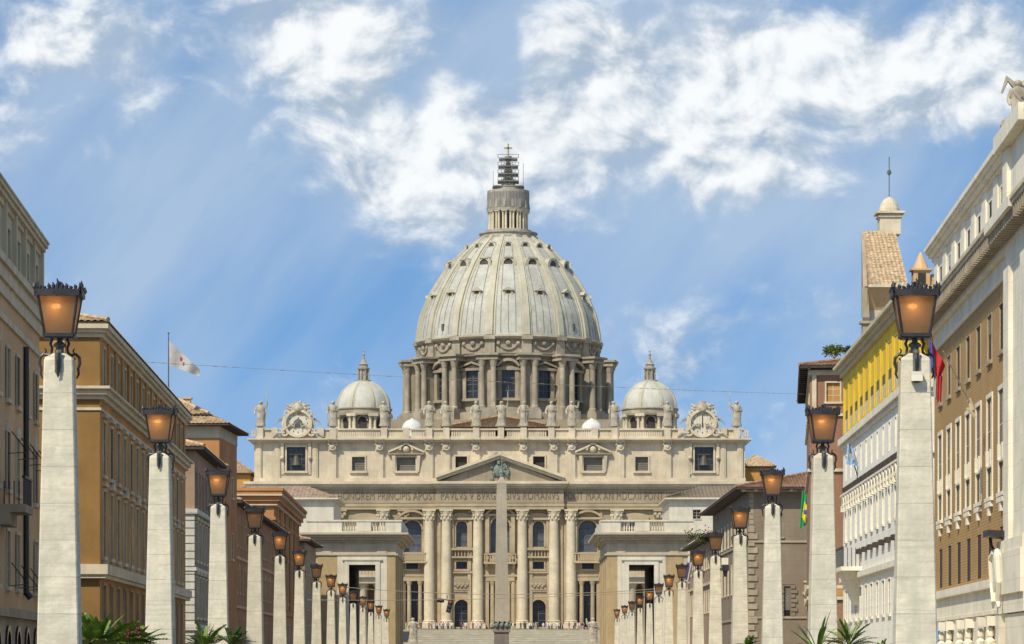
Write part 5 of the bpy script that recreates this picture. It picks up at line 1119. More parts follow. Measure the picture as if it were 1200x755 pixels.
# R2 yellow loggia over white rusticated wall
fr1 = street(988, 260, 688, -1); L_ = 56.0; fr = Fr(fr1.p(-L_, 0, 0), fr1.u, fr1.n); Dd = 22; ff = front(fr)
b = empty('palazzo', fr.p(0, 0, GZ), 'white rusticated palazzo with bright yellow loggia storey on top', 'building')
sp = [L_ - 3.2 - 4.6 * i for i in range(12)]
w = MB(); w.wall(fr, 0, L_, 17.6, 22.4, [(a - 1.35, a + 1.35, 18.0, 21.4) for a in sp], .05); w.wall(ff, 0, Dd, 17.6, 22.4, [], .1); w.box(fr, .4, L_, -Dd, -.9, 17.6, 22.4); w.build('loggia_wall', 'yellow', b)
for a in sp:
    w = MB(); w.box(fr, a - 1.35, a + 1.35, -.15, -.05, 18.0, 21.4); w.m = 1; w.box(fr, a - 1.3, a + 1.3, -.05, -.04, 18.05, 19.6); w.m = 2
    for q in range(5): w.box(fr, a - 1.3 + q * .6, a - 1.3 + q * .6 + .05, -.04, -.02, 18.0, 18.9)
    w.build('loggia_window', ['yellow', 'olive', 'whitetrim'], b)
    w = MB(); w.box(fr, a + 1.95, a + 2.65, 0, .05, 17.9, 21.8); w.build('loggia_pilaster', 'yellow', b)
w = MB(); slab(w, fr, L_, Dd, 22.4, 22.75, .25); slab(w, fr, L_, Dd, 22.75, 23.0, .5); slab(w, fr, L_, Dd, 23.0, 23.25, .75); w.build('cornice', 'cream', b)
w = MB(); slab(w, fr, L_, Dd, 17.0, 17.5, .4); slab(w, fr, L_, Dd, 16.7, 17.0, .2); slab(w, fr, L_, Dd, 6.2, 6.6, .3); slab(w, fr, L_, Dd, 12.95, 13.1, .25); w.build('string_course', 'whitetrim', b)
rr = [(14.1, 16.0, 1.0), (9.4, 11.5, 1.2), (3.2, 5.5, 1.8)]
w = MB(); w.wall(fr, 0, L_, GZ, 17.6, [(a - ww / 2, a + ww / 2, z0, z1) for z0, z1, ww in rr for a in sp], .08); w.wall(ff, 0, Dd, GZ, 17.6, [(6, 7.2, 14.1, 16), (6, 7.2, 9.4, 11.5)], .1); w.box(fr, .4, L_, -Dd, -.5, GZ, 17.6); w.build('wall', 'whitewall', b)
for i, a in enumerate(sp):
    window(b, fr, a, 14.1, 16.0, 1.0, pane='shut_pale', frame='whitetrim', t=.1, proud=.03, sill=False, bars=False)
    window(b, fr, a, 9.4, 11.5, 1.2, pane='shut_pale', frame='whitetrim', t=.16, proud=.05, barmat='whitetrim')
    window(b, fr, a, 3.2, 5.5, 1.8, pane='glass_blue', frame='whitetrim', t=.14, proud=.04, barmat='whitetrim')
    w = MB()
    for sg in (-1.15, 1.15): w.arch(fr, a + sg, 12.15, .62, .3, 0, .22, 8)
    for sg in (-2.25, 0, 2.25): w.box(fr, a + sg - .28, a + sg + .28, 0, .26, 11.75, 12.2)
    w.build('corbel_arch', 'whitetrim', b)
    w = MB()
    w.box(fr, a - 2.3, a + 2.3, 0, .05, 13.3, 13.55)
    for q in range(6): w.box(fr, a - 2.3 + q * .77, a - 2.3 + q * .77 + .34, 0.05, .18, 13.25, 13.6)
    w.build('dark_corbels', 'eave', b)
    if i not in (0, 1, 2): w = MB(); w.box(fr, a - .9, a + .9, 0, .3, 7.95, 8.3); w.build('louvre_slot', 'eave', b)
w = MB(); ba = L_ - 14; w.box(fr, ba - 3.5, ba + 3.5, 0, 1.5, 6.7, 7.0); w.hexa([fr.p(ba - 1.0, 0, 4.2), fr.p(ba + 1.0, 0, 4.2), fr.p(ba + 1.0, .3, 4.2), fr.p(ba - 1.0, .3, 4.2), fr.p(ba - 2.5, 0, 6.7), fr.p(ba + 2.5, 0, 6.7), fr.p(ba + 2.5, 1.3, 6.7), fr.p(ba - 2.5, 1.3, 6.7)]); w.m = 1
for q in range(15): w.box(fr, ba - 3.4 + q * .48, ba - 3.4 + q * .48 + .08, 1.35, 1.42, 7.0, 8.4)
w.box(fr, ba - 3.5, ba + 3.5, 1.3, 1.45, 8.4, 8.5)
for q in range(5): w.box(fr, ba - 3.5, ba - 3.42, .1 + q * .3, .16 + q * .3, 7, 8.4)
w.build('balcony', ['whitetrim', 'iron_grey'], b)

# church behind the yellow palazzo: tiled slope, cupola, cross
d = 292.0; k = d / FPX; X = lambda p: (p - CX) * k; Z = lambda p: (HY - p) * k; F0 = Fr((0, d), (1, 0), (0, -1)); G = lambda px, py, o: ((px - CX) * (d + o) / FPX, d + o, (HY - py) * (d + o) / FPX)
b = empty('church', (X(1040), d, GZ), 'old church with steep tiled slope and domed finial with cross, above the yellow palazzo', 'church')
w = MB(); w.box(F0, X(1052), X(1092), -10, 0, GZ, Z(352)); w.box(F0, X(1018), X(1052), -2, 0, GZ, Z(352)); w.build('nave', 'cream', b)
w = MB(); tile_slope(w, G(1016.5, 335, -1.2), G(1064, 333.5, -1.2), G(1058, 273, 7), G(1012.5, 271.5, 7), .34, .09); w.build('tiled_slope', 'tilepale', b, norm=False)
w = MB(); w.hexa([G(1010.5, 372, -1), G(1016, 372, -1), G(1016, 372, 7), G(1009.5, 372, 7), G(1011.5, 336, -1.1), G(1016.6, 336, -1.1), G(1013, 271, 7), G(1009.5, 271, 7)])
w.hexa([G(1010.5, 372, -1), G(1019, 372, -1), G(1019, 420, 1), G(1012.5, 420, 1), G(1010.5, 340, -1), G(1017, 340, -1), G(1017, 336, 1), G(1010.5, 336, 1)])
w.build('gable_wall', 'trimdark', b)
w = MB()
cv = [(t / 10, math.sin(t / 10 * PI / 2)) for t in range(11)]     # coved underside below the slope
w.grid([[G(1013.5 + 9 * s_ ** 2.2, 335.5 + 52 * t, -1.2 + 1.6 * s_), G(1064, 335.5 + 52 * t, -1.2 + 1.6 * s_), G(1064, 335.5 + 52 * t, .9), G(1015 + 9 * s_ ** 2.2, 335.5 + 52 * t, 1.4)] for t, s_ in cv], True, True, True)
w.build('cove', 'tan', b)
w = MB(); w.box(F0, X(1016), X(1065), -1, 1.35, Z(338.5), Z(335.6)); w.build('eave_moulding', 'trim', b)
cx_, cy_, _ = G(1042, 0, 7.5); Z = lambda p: (HY - p) * (d + 7.5) / FPX
w = MB(); F3 = Fr((cx_, cy_), (1, 0), (0, -1)); w.box(F3, -.95, .95, -.95, .95, Z(276), Z(252)); w.box(F3, -1.1, 1.1, -1.1, 1.1, Z(256), Z(254)); w.box(F3, -1.3, 1.3, -1.3, 1.3, Z(251.8), Z(249.2)); w.lathe((cx_, cy_), [(.92, Z(249)), (.92, Z(245)), (.78, Z(239)), (.5, Z(234)), (.12, Z(231))], 20); w.build('cupola', 'trim', b)
w = MB(); w.tube([(cx_, cy_, Z(231)), (cx_, cy_, Z(184))], .045, 6); w.box(F3, -.22, .22, -.05, .05, Z(203.5), Z(202)); w.lathe((cx_, cy_), [(.02, Z(206)), (.16, Z(204)), (.16, Z(200)), (.02, Z(198))], 8); w.build('cross', 'iron_grey', b)
Z = lambda p: (HY - p) * (d + 4) / FPX; tx, ty, _ = G(1079, 0, 4)
w = MB(); F3 = Fr((tx, ty), (1, 0), (0, -1)); w.box(F3, -.75, .75, -.75, .75, Z(352), Z(317)); w.box(F3, -.95, .95, -.95, .95, Z(318), Z(315.5)); w.lathe((tx, ty), [(.75, Z(315.5)), (.4, Z(305)), (.1, Z(296))], 8)
w.m = 1; w.box(F3, -.35, .35, .76, .8, Z(336), Z(321)); w.m = 0; w.box(F3, .8, 1.7, -.5, .5, Z(345), Z(330)); w.ball((tx + 1.2, ty, Z(328)), .55, 10, 7); w.build('belfry', ['tan', 'dark_warm'], b)
Z = lambda p: (HY - p) * (d - 8) / FPX; w = MB(); F3 = Fr(G(1017, 0, -8)[:2], (1, 0), (0, -1)); w.box(F3, -.5, .5, -.5, .5, Z(420), Z(380)); w.box(F3, -.7, .7, -.7, .7, Z(380), Z(377)); w.build('chimney', 'trimdark', b)

# R3 brown house with roof terrace
fr = street(949, 300, 918, -1); Ln = 40.0; D8 = 20; ff = front(fr); z = lambda py: fz(py, 300)
b = empty('house', fr.p(0, 0, GZ), 'red brown brick house with overhanging tiled roof, left of the white palazzo', 'building')
w = MB(); w.wall(ff, 0, D8, GZ, z(434), [(1.5, 2.75, z(471), z(449)), (4.1, 5.3, z(471), z(449))], .15); w.wall(fr, 0, Ln, GZ, z(434), rows_to_holes([(z(471), z(449), 1.2, [3, 8, 13, 18, 23, 28, 33])]), .1); w.box(fr, .5, Ln, -D8, -.6, GZ, z(434)); w.build('wall', 'brickred', b)
for a in (2.12, 4.7): window(b, ff, a, z(471), z(449), 1.22, depth=.15, pane='ochre', bars=True)
for a in (3, 8, 13, 18, 23, 28, 33): window(b, fr, a, z(471), z(449), 1.2)
w = MB(); slab(w, fr, Ln, D8, z(488), z(485), .2); slab(w, fr, Ln, D8, z(440), z(434), .15); slab(w, fr, Ln, D8, z(553), z(549.5), .22); slab(w, fr, Ln, D8, z(690), z(686), .25); slab(w, fr, Ln, D8, z(703), z(699), .25); w.build('string_course', 'trim', b)
for a in (.2, 3.2, 5.9): w = MB(); w.box(ff, a, a + .4, 0, .2, z(485), z(440)); w.build('pilaster', 'trim', b)
w = MB(); w.box(ff, .6, 16, .0, .25, z(698.5), z(690.5)); w.build('panel', 'ochre', b)
hip_roof(b, fr, 0, Ln, -D8, 0, z(429), 2.2, over=1.0, mt='tilepink')
w = MB(); w.box(ff, -.2, 18, .02, .12, z(434), z(431)); w.box(fr, 0, 39, .02, .12, z(434), z(431))
for q in range(9): a = -.2 + q * 2.2; w.box(ff, a, a + .25, .1, .95, z(434), z(430.8))
for q in range(18): a = 1 + q * 2.2; w.box(fr, a, a + .25, .1, .95, z(434), z(430.8))
w.build('eave_bracket', 'eave', b)

# R4 grey brown palazzo with rusticated corner
fr = street(878, 375, 593, -1); Ln = 66.0; D9 = 26; ff = front(fr); z = lambda py: fz(py, 375)
b = empty('palazzo', fr.p(0, 0, GZ), 'grey brown palazzo with rusticated corner, terracotta roof and white eave brackets', 'building')
w = MB(); w.wall(ff, 0, D9, GZ, z(575), [(3.4, 3.8, z(629), z(601)), (4.0, 4.7, z(722), z(687)), (10, 11, z(629), z(601))], .2); w.wall(fr, 0, Ln, GZ, z(575), rows_to_holes([(z(629), z(601), 1.3, [5 + 6 * i for i in range(10)]), (z(690), z(655), 1.3, [5 + 6 * i for i in range(10)])]), .12); w.box(fr, .5, Ln, -D9, -.7, GZ, z(575)); w.build('wall', 'greybrown', b)
window(b, ff, 3.6, z(629), z(601), .4, depth=.2, frame='trimdark', t=.1, bars=False); window(b, ff, 4.35, z(722), z(687), .7, depth=.2, frame=None, bars=False); window(b, ff, 10.5, z(629), z(601), 1.0, depth=.2)
for i in range(10): window(b, fr, 5 + 6 * i, z(629), z(601), 1.3); window(b, fr, 5 + 6 * i, z(690), z(655), 1.3)
w = MB()
for q in range(17): h = z(755) + q * .80; w.box(ff, -.12, .95 if q % 2 else .6, .0, .13, h, h + .62); w.box(fr, -.12, .95 if q % 2 else .6, .0, .12, h, h + .62)
for q in range(10): h = z(635) + .2 + q * .6; w.box(ff, 0, .5, 0, .05, h, h + .5)
w.build('quoins', 'trimdark', b)
w = MB()
for q in range(7): h = z(722) + q * .52; w.box(ff, 3.55, 5.2, 0, .04, z(722) + 3.6, z(722) + 3.9) if q == 0 else None; w.box(ff, 4.75, 5.5 if q % 2 else 5.25, 0, .16, h, h + .4); w.box(ff, 3.6 if q % 2 else 3.85, 3.95, 0, .16, h, h + .4)
w.build('rusticated_frame', 'greybrown', b)
w = MB(); slab(w, fr, Ln, D9, z(636), z(633.5), .15); slab(w, fr, Ln, D9, z(725), z(722.5), .15); w.build('string_course', 'trimdark', b)
hip_roof(b, fr, 0, Ln, -D9, 0, z(571.5), 3.4, over=1.7, mt='tilepink', eave=.25)
w = MB(); w.box(ff, -.9, 18.6, .02, .1, z(576.5), z(574.2))
for q in range(15): a = -.9 + q * 1.35; w.box(ff, a, a + .42, .05, 1.35, z(576.5), z(574.2))
w.build('eave_bracket', 'trim', b)
w = MB(); w.box(ff, 6.2, 7.3, 0, .9, z(683), z(681)); w.box(ff, 6.3, 7.2, 0, .7, z(694), z(683)); w.box(ff, 6.1, 7.4, 0, 1.0, z(697), z(694)); w.lathe(ff.p(6.75, .3, 0)[:2], [(.2, z(716)), (.45, z(710)), (.5, z(703)), (.35, z(697))], 12); w.build('wall_shrine', 'trim', b)
fr_R4 = fr; ff_R4 = ff
hip_roof(b, fr, 14, 40, -D9 + 3, -8, z(552), 2.4, over=.6, mt='tilepink')
w = MB(); w.box(fr, 14.5, 39.5, -D9 + 3.5, -8.5, z(571), z(553)); w.build('roof_block', 'ochre', b)

# R5 low house with dark sloping eave
fr = street(838, 455, 592, -1); Ln = 62.0; ff = front(fr); z = lambda py: fz(py, 455)
b = empty('house', fr.p(0, 0, GZ), 'low brown house with dark sloping eave and yellow upper block, before the right pavilion', 'building')
sp = [4 + 5 * i for i in range(12)]
w = MB(); w.wall(fr, 0, Ln, GZ, z(629), rows_to_holes([(z(662), z(645), 1.4, sp), (z(715), z(690), 1.4, sp)]), .12); w.wall(ff, 0, 18, GZ, z(629), []); w.box(fr, .5, Ln, -18, -.6, GZ, z(629)); w.build('wall', 'brown', b)
for a in sp: window(b, fr, a, z(662), z(645), 1.4); window(b, fr, a, z(715), z(690), 1.4)
w = MB(); slab(w, fr, Ln, 18, z(683), z(680), .3); w.build('string_course', 'trim', b)
hip_roof(b, fr, 0, Ln, -18, 0, z(626), 2.2, over=1.3, mt='tile')
w = MB(); w.box(fr, 4, 16, -8, -1.2, z(626), z(600)); w.build('upper_block', 'ochrestone', b)

# ------------------------------------------------------------------ lamp posts
ZG = -1.72
def make_lamp(lit=True):
    root = empty('lamp_post', (0, 0, 0), '', 'lamp post')
    O = Fr((0, 0), (1, 0), (0, -1))
    s = MB()                                  # z measured from the ground here
    s.taper(O, 0, 0, 1.1, 6.90 + 1.72 - 1.70, .40, .258)
    def bevel_shaft():
        m_ = MB(); rows = []
        for z, h in ((1.1, .385), (2.0, .355), (4.4, .303), (6.87, .247), (6.92, .228), (7.0, .10)):
            c = .022
            rows.append([(h, -h + c, z), (h, h - c, z), (h - c, h, z), (-h + c, h, z), (-h, h - c, z), (-h, -h + c, z), (-h + c, -h, z), (h - c, -h, z)])
        m_.grid(rows, True, True, True); return m_
    sh = bevel_shaft().build('shaft', 'post', root)
    s = MB(); s.box(O, -.62, .62, -.62, .62, .16, .9); s.box(O, -.55, .55, -.55, .55, .9, 1.0); s.box(O, -.47, .47, -.47, .47, 1.0, 1.1); s.box(O, -.95, .95, -.95, .95, 0, .16); s.box(O, -.85, .85, -.85, .85, .16, .55); s.build('plinth', 'post', root)
    for k in range(4):
        a = PI / 2 * k; br = MB()
        def P(r, z): return (r * math.cos(a), r * math.sin(a), z)
        br.tube([P(.12, 7.26), P(.16, 7.17), P(.13, 7.10), P(.14, 7.02), P(.19, 6.97), P(.275, 6.99), P(.335, 6.93), P(.345, 6.83), P(.315, 6.74), P(.325, 6.65), P(.29, 6.57)], [.022, .026, .024, .024, .026, .028, .03, .028, .024, .022, .012], 7)
        cr = [P(.24 + .065 * math.cos(t) * (1 - t / 9), 6.92 + .065 * math.sin(t) * (1 - t / 9)) for t in [PI / 2 + .55 * q for q in range(12)]]
        br.tube(cr, [.02 - .0008 * q for q in range(12)], 6)
        br.tube([P(.255, 6.985), P(.23, 7.05), P(.255, 7.09)], [.02, .016, .012], 6)
        br.build('bracket', 'iron', root, smooth=True)
    c = MB(); c.lathe((0, 0), [(.07, 7.0), (.07, 7.1), (.11, 7.12), (.11, 7.16), (.05, 7.2), (.05, 7.26)], 12)
    for sg in (-1, 1): c.box(O, -.055, .055, sg * .24 - .02 + (.02 if sg < 0 else 0), sg * .27 + .03, 6.66, 7.04)
    c.ball((0, -.285, 6.99), .05, 8, 6); c.build('stem', 'iron_grey', root)
    # lantern: four glazed sides in an iron frame, wider at the top
    zb_, zt_, hb, ht = 7.27, 7.98, .228, .338
    f = MB()
    for sx in (-1, 1):
        for sy in (-1, 1): f.tube([(sx * hb, sy * hb, zb_), (sx * ht, sy * ht, zt_)], .026, 6)
    for h, z, t, dz_ in ((hb + .012, zb_, .035, .06), (ht + .02, zt_ - .02, .05, .085), (ht + .035, zt_ + .065, .03, .025)):
        for sg in (-1, 1): f.box(O, -h - .01, h + .01, sg * h - t, sg * h + t, z, z + dz_); f.box(O, sg * h - t, sg * h + t, -h + t, h - t, z + .002, z + dz_ - .002)
    f.box(O, -hb, hb, -hb, hb, zb_ - .02, zb_ + .005); f.taper(O, 0, 0, zt_ + .05, zt_ + .16, ht * .98, .12); f.lathe((0, 0), [(.07, zt_ + .15), (.09, zt_ + .18), (.03, zt_ + .21), (.05, zt_ + .235), (.01, zt_ + .26)], 10)
    f.hexa([(-hb * .9, hb * .9, zb_ + .01)] * 0 or [(-.01, -.01, zb_), (.01, -.01, zb_), (.01, .01, zb_), (-.01, .01, zb_), (-.01, -.01, zb_ + .3), (.01, -.01, zb_ + .3), (.01, .01, zb_ + .3), (-.01, .01, zb_ + .3)])
    lo = f.build('lantern', 'iron', root)
    cr = MB(); rnd = random.Random(2)
    for side in range(4):
        a = PI / 2 * side; cs, sn = math.cos(a), math.sin(a)
        def Q(u, v, z): return (cs * u - sn * v, sn * u + cs * v, z)
        for q in range(9):
            u = -.30 + .60 * q / 8; hgt = .06 + .10 * math.exp(-((q - 4) / 1.6) ** 2) + (.03 if q % 2 == 0 else 0)
            cr.tube([Q(u, -ht - .03, zt_ + .08), Q(u + .015, -ht - .045, zt_ + .08 + hgt * .6), Q(u - .01, -ht - .03, zt_ + .08 + hgt)], [.026, .03, .008], 6)
            cr.ball(Q(u, -ht - .04, zt_ + .1 + hgt * .35), .028, 6, 4)
        for t in range(3): cr.tube([Q(-ht - .02, -ht - .02, zt_ + .06), Q(-ht - .05 - .01 * t, -ht - .05, zt_ + .13), Q(-ht - .02 - .02 * t, -ht - .04, zt_ + .20)], [.03, .028, .008], 6)
    cr.build('crest', 'iron', lo, smooth=True)
    for side in range(4):
        a = PI / 2 * side; cs, sn = math.cos(a), math.sin(a); p = MB()
        def Q(u, v, z): return (cs * u - sn * v, sn * u + cs * v, z)
        p.poly([Q(-hb, -hb - .004, zb_ + .05), Q(hb, -hb - .004, zb_ + .05), Q(ht, -ht - .002, zt_), Q(-ht, -ht - .002, zt_)]); p.build('glass_pane', 'lampglass', lo)
    bl = MB(); bl.ball((-.05, -.13, 7.80), .055, 12, 8, (1.6, 1, .8)); bl.build('bulb', 'bulb', lo, smooth=True)
    bl = MB(); bl.lathe((0, 0), [(.17, 7.86), (.16, 7.90), (.05, 7.94)], 14); bl.build('reflector', 'iron', lo)
    return root
LX = [70, 188, 256, 299, 328, 351, 371, 388, 401.5, 414, 425, 434.5, 444, 453]
RX = [1072, 964, 905, 867, 838.5, 818, 799, 784, 772, 761, 750, 740.5, 732, 723]
ORD = ['nearest', 'second', 'third', 'fourth', 'fifth', 'sixth', 'seventh', 'eighth', 'ninth', 'tenth', 'eleventh', 'twelfth', 'thirteenth', 'farthest']
dk = [56.4 + 27 * k for k in range(14)]
proto = make_lamp(); first = True
for side, XS in (('left', LX), ('right', RX)):
    for i, px in enumerate(XS):
        o = proto if first else copy_tree(proto); first = False
        o.location = ((px - CX) * dk[i] / FPX, dk[i], ZG); o.rotation_euler = (0, 0, R([2.0, -1.5, 1, -2, 3, -1, 2, 0, 1, -2, 2, 1, -1, 0][i]) * (1 if side == 'left' else -1))
        if (side, i) in (('left', 3), ('left', 6), ('left', 9), ('right', 4), ('right', 6), ('right', 8), ('right', 11)):
            for c1 in o.children:
                for c2 in c1.children:
                    if c2.name.startswith('bulb'):
                        if 'dim_mesh' not in globals(): dim_mesh = c2.data.copy(); dim_mesh.materials.clear(); dim_mesh.materials.append(M['bulb_dim'])
                        c2.data = dim_mesh
        rnk = ORD[i] + (' post of the ' if i in (0, 13) else ' post from the camera in the ')
        o['label'] = 'amber lantern on white stone obelisk, ' + rnk + side + ' row'; o['group'] = 'obelisk lamp posts along both sides of the avenue'
        if side == 'right' and i == 0:
            w = MB(); O = Fr((0, 0), (1, 0), (0, -1)); w.box(O, -.09, .10, .27, .40, 6.50, 6.66); w.m = 1; w.lathe((0, 0), [(.02, 0), (.06, .01), (.06, .03)], 10); 
            w.v[-30:] = [(x, y - .33, z + 6.47) for x, y, z in w.v[-30:]]
            for q in w.v: pass
            j = w.build('junction_box', ['whitetrim', 'iron'], None); j.parent = o
            for nme in ('conduit',): c = MB(); c.tube([(-.02, -.29, 6.66), (-.03, -.28, 6.85), (.0, -.28, 7.05)], .035, 6); cc = c.build(nme, 'iron_grey', None); cc.parent = o

# ------------------------------------------------------------------ obelisk in the square
k = 600 / FPX; ox = (587.8 - CX) * k; Z = lambda p: (HY - p) * k; O = Fr((ox, 600), (1, 0), (0, -1))
ob = empty('obelisk', (ox, 600, GZ), 'tall plain granite obelisk on a dark pedestal in front of the basilica', 'obelisk')
w = MB(); w.taper(O, 0, 0, Z(729), Z(566), 8.2 * k, 5.6 * k); w.taper(O, 0, 0, Z(566), Z(558), 5.6 * k, 1.0 * k); w.build('shaft', 'granite', ob)
w = MB(); w.taper(O, 0, 0, GZ, 0, 3.0, 2.8); w.taper(O, 0, 0, 0, Z(741), 9.2 * k, 8.6 * k); w.box(O, -1.62, 1.62, -1.62, 1.62, Z(741), Z(738.5)); w.taper(O, 0, 0, Z(738.5), Z(731), 8.0 * k, 7.4 * k); w.build('pedestal', 'pedestal', ob)
w = MB()
for k_ in range(4):
    a = PI / 2 * k_
    for sg in (-1, 0, 1): c_ = (ox + 1.35 * math.cos(a) - sg * .9 * math.sin(a), 600 + 1.35 * math.sin(a) + sg * .9 * math.cos(a), Z(733)); w.ball(c_, .42, 8, 6, (1, 1, 1.1)); w.tube([c_, (c_[0] * 1 - .5 * math.sin(a), c_[1] + .5 * math.cos(a), Z(727.5))], [.25, .08], 5)
w.build('bronze_eagles', 'bronze', ob, smooth=True)
w = MB()
for q, r_ in ((557, .4), (554, .5), (551, .32)): w.ball((ox, 600, Z(q)), r_, 10, 8)
w.box(O, -.09, .09, -.09, .09, Z(550), Z(535)); w.box(O, -.6, .6, -.09, .09, Z(541), Z(540)); w.build('cross_finial', 'bronze', ob)

# saints flanking the steps
for px, lab in ((484, 'white apostle statue standing left of the basilica steps'), (695, 'white apostle statue standing right of the basilica steps')):
    k = 690 / FPX; mb = statue_mb(11 if px < 500 else 17, 5.2, 1 if px < 500 else 2, 0)
    mb.box(W0, -1.5, 1.5, -1.5, 1.5, -8.2 + 1.5, -1.0); mb.box(W0, -1.9, 1.9, -1.9, 1.9, -1.0, -.5); mb.box(W0, -1.0, 1.0, -1.0, 1.0, -.5, .03)
    o = mb.build('statue', 'statue', smooth=False); o.location = ((px - CX) * k, 690, (HY - 755) * k + .4); tag(o, lab, 'statue', 'apostles beside the steps')

# ------------------------------------------------------------------ visitors on the terrace
def person_mb(seed):
    rnd = random.Random(seed); mb = MB(); H = rnd.uniform(1.58, 1.82)
    mb.m = 1
    for sg in (-1, 1): mb.tube([(sg * .09, 0, .0), (sg * .10, -.02, .08), (sg * .10, 0, .45), (sg * .09, 0, .88)], [.045, .05, .065, .09], 7)
    mb.m = 0; ring_stack(mb, [(0, 0, .80, .15, .10), (0, 0, .95, .17, .11), (0, 0, 1.1, .15, .1), (0, 0, 1.3, .19, .11), (0, 0, 1.42, .18, .10), (0, 0, 1.48, .07, .06)], 10)
    b_ = rnd.choice((0, 1))
    for sg in (-1, 1):
        el = (sg * .27, -.02, 1.12); ha = (sg * (.12 if b_ else .27), -.22 if b_ else -.05, 1.2 if b_ else .86); mb.tube([(sg * .17, 0, 1.42), el], [.06, .045], 6); mb.m = 2; mb.tube([el, ha, (ha[0], ha[1] - .04, ha[2] - .06)], [.042, .03, .02], 6); mb.m = 0
    mb.m = 2; ring_stack(mb, [(0, 0, 1.47, .05, .05), (0, -.01, 1.54, .06, .07), (0, -.01, 1.62, .075, .09), (0, 0, 1.70, .07, .085), (0, 0, 1.76, .03, .04)], 10); mb.m = 3
    ring_stack(mb, [(0, .02, 1.62, .08, .09), (0, .02, 1.70, .08, .09), (0, .01, 1.78, .04, .05)], 10); mb.m = 0
    return mb
protos = {}
for c_, nm in (('c_white', 'white'), ('c_dark', 'dark'), ('c_blue', 'blue'), ('c_red', 'red'), ('c_tan', 'tan')):
    protos[nm] = [person_mb(i + len(nm)).build('person', [c_, 'c_dark' if i else 'c_tan', 'skin', 'c_dark']) for i in range(2)]
    for q in protos[nm]: q.location = (0, 0, -50)
rnd = random.Random(21); zt = -1.7 + 8.9 + .02; used = set()
for i in range(96):
    nm = rnd.choice(['white', 'white', 'dark', 'dark', 'blue', 'red', 'tan', 'white'])
    j = rnd.randrange(2); src = protos[nm][j]; o = src if (nm, j) not in used else src.copy()
    if (nm, j) in used: C.objects.link(o)
    used.add((nm, j)); px = rnd.uniform(475, 700); y = rnd.uniform(746.5, 756)
    while 578 < px < 598: px = rnd.uniform(475, 700)
    o.location = ((px - CX) * y / FPX, y, zt); o.rotation_euler = (0, 0, rnd.uniform(-2.5, 2.5)); tag(o, 'tiny visitor in a %s top standing in the crowd at the basilica doors' % nm, 'person', 'visitors in %s tops before the basilica' % nm)
for nm in protos:
    for q in protos[nm]:
        if q.location.z == -50: bpy.data.objects.remove(q)

# ------------------------------------------------------------------ flags, signal, cables
def cloth(mb, P00, P10, P11, P01, n=10, m=6, amp=.12, ph=0, nr=(0, -1, 0), waves=1.6):
    P00, P10, P11, P01 = map(Vector, (P00, P10, P11, P01)); nr = Vector(nr); rows = []
    for j in range(m + 1):
        v = j / m; rows.append([(P00.lerp(P10, i / n)).lerp(P01.lerp(P11, i / n), v) + nr * amp * math.sin(ph + waves * 2 * PI * i / n + v * 1.3) * (i / n) ** .5 for i in range(n + 1)])
    mb.grid(rows, False)
# white flag on the tower house
fd = 296.0; k = fd / FPX; X = lambda p: (p - CX) * k; Z = lambda p: (HY - p) * k
fl = empty('flag', (X(197), fd, Z(454)), 'white flag with a small red emblem flying on a pole above the tiled roof', 'flag')
w = MB(); w.tube([(X(197.5), fd, Z(456)), (X(197.5), fd, Z(391))], [.07, .045], 6); w.ball((X(197.5), fd, Z(390.5)), .1, 6, 4); w.build('pole', 'iron_grey', fl)
w = MB(); cloth(w, (X(198.3), fd, Z(400)), (X(234), fd, Z(433)), (X(233), fd, Z(441)), (X(198.3), fd, Z(428)), 14, 8, .22, .5); w.build('cloth', 'f_white', fl, norm=False, smooth=True)
w = MB(); cloth(w, (X(211.5), fd - .28, Z(418)), (X(214.5), fd - .3, Z(420.5)), (X(213.5), fd - .3, Z(424.5)), (X(211), fd - .28, Z(423)), 4, 4, .03, .2); w.build('emblem', 'f_red', fl, norm=False)
# red and blue flag on the brick palazzo
fd = 182.0; k = fd / FPX; q0 = (X := lambda p: (p - CX) * k)(1133)
wallp = Vector(((1139 - CX) * 171 / FPX, 171.5, fz(474, 171.5))); tip = Vector(((1101 - CX) * 171 / FPX, 169.5, fz(412, 169.5)))
fl = empty('flag', wallp, 'red and blue flag on a slanted pole fixed to the brick palazzo', 'flag')
w = MB(); w.tube([wallp, tip], [.045, .03], 6); w.build('pole', 'trim', fl)
w = MB(); w.tube([wallp + Vector((.1, 0, -.3)), wallp + Vector((-.1, 0, .3))], .13, 6); w.tube([wallp + Vector((-.2, -.1, -.2)), wallp + Vector((.25, -.05, -.7))], .09, 5); w.build('pole_bracket', 'trim', fl)
kk = 169.5 / FPX; P = lambda px, py, o=0: ((px - CX) * kk, 169.5 + o, (HY - py) * kk)
w = MB(); cloth(w, P(1090, 397), P(1109, 428, .3), P(1103, 442, .2), P(1094, 442), 8, 6, .12, .3); w.build('cloth', 'f_red', fl, norm=False, smooth=True)
w = MB(); cloth(w, P(1088, 396, -.15), P(1093, 402, -.15), P(1096, 441, -.1), P(1089, 436, -.12), 6, 6, .06, .9); w.build('cloth_blue_band', 'f_blue', fl, norm=False, smooth=True)
w = MB(); cloth(w, P(1094, 441, .05), P(1098, 441, .05), P(1098, 468, .1), P(1093.5, 463, .1), 6, 6, .06, .2); w.build('cloth_white_band', 'f_white', fl, norm=False, smooth=True)
w = MB(); cloth(w, P(1098, 441, .0), P(1105, 440, .1), P(1104, 466, .2), P(1098.5, 473, .1), 6, 6, .08, .4); w.build('cloth_lower', 'f_red', fl, norm=False, smooth=True)
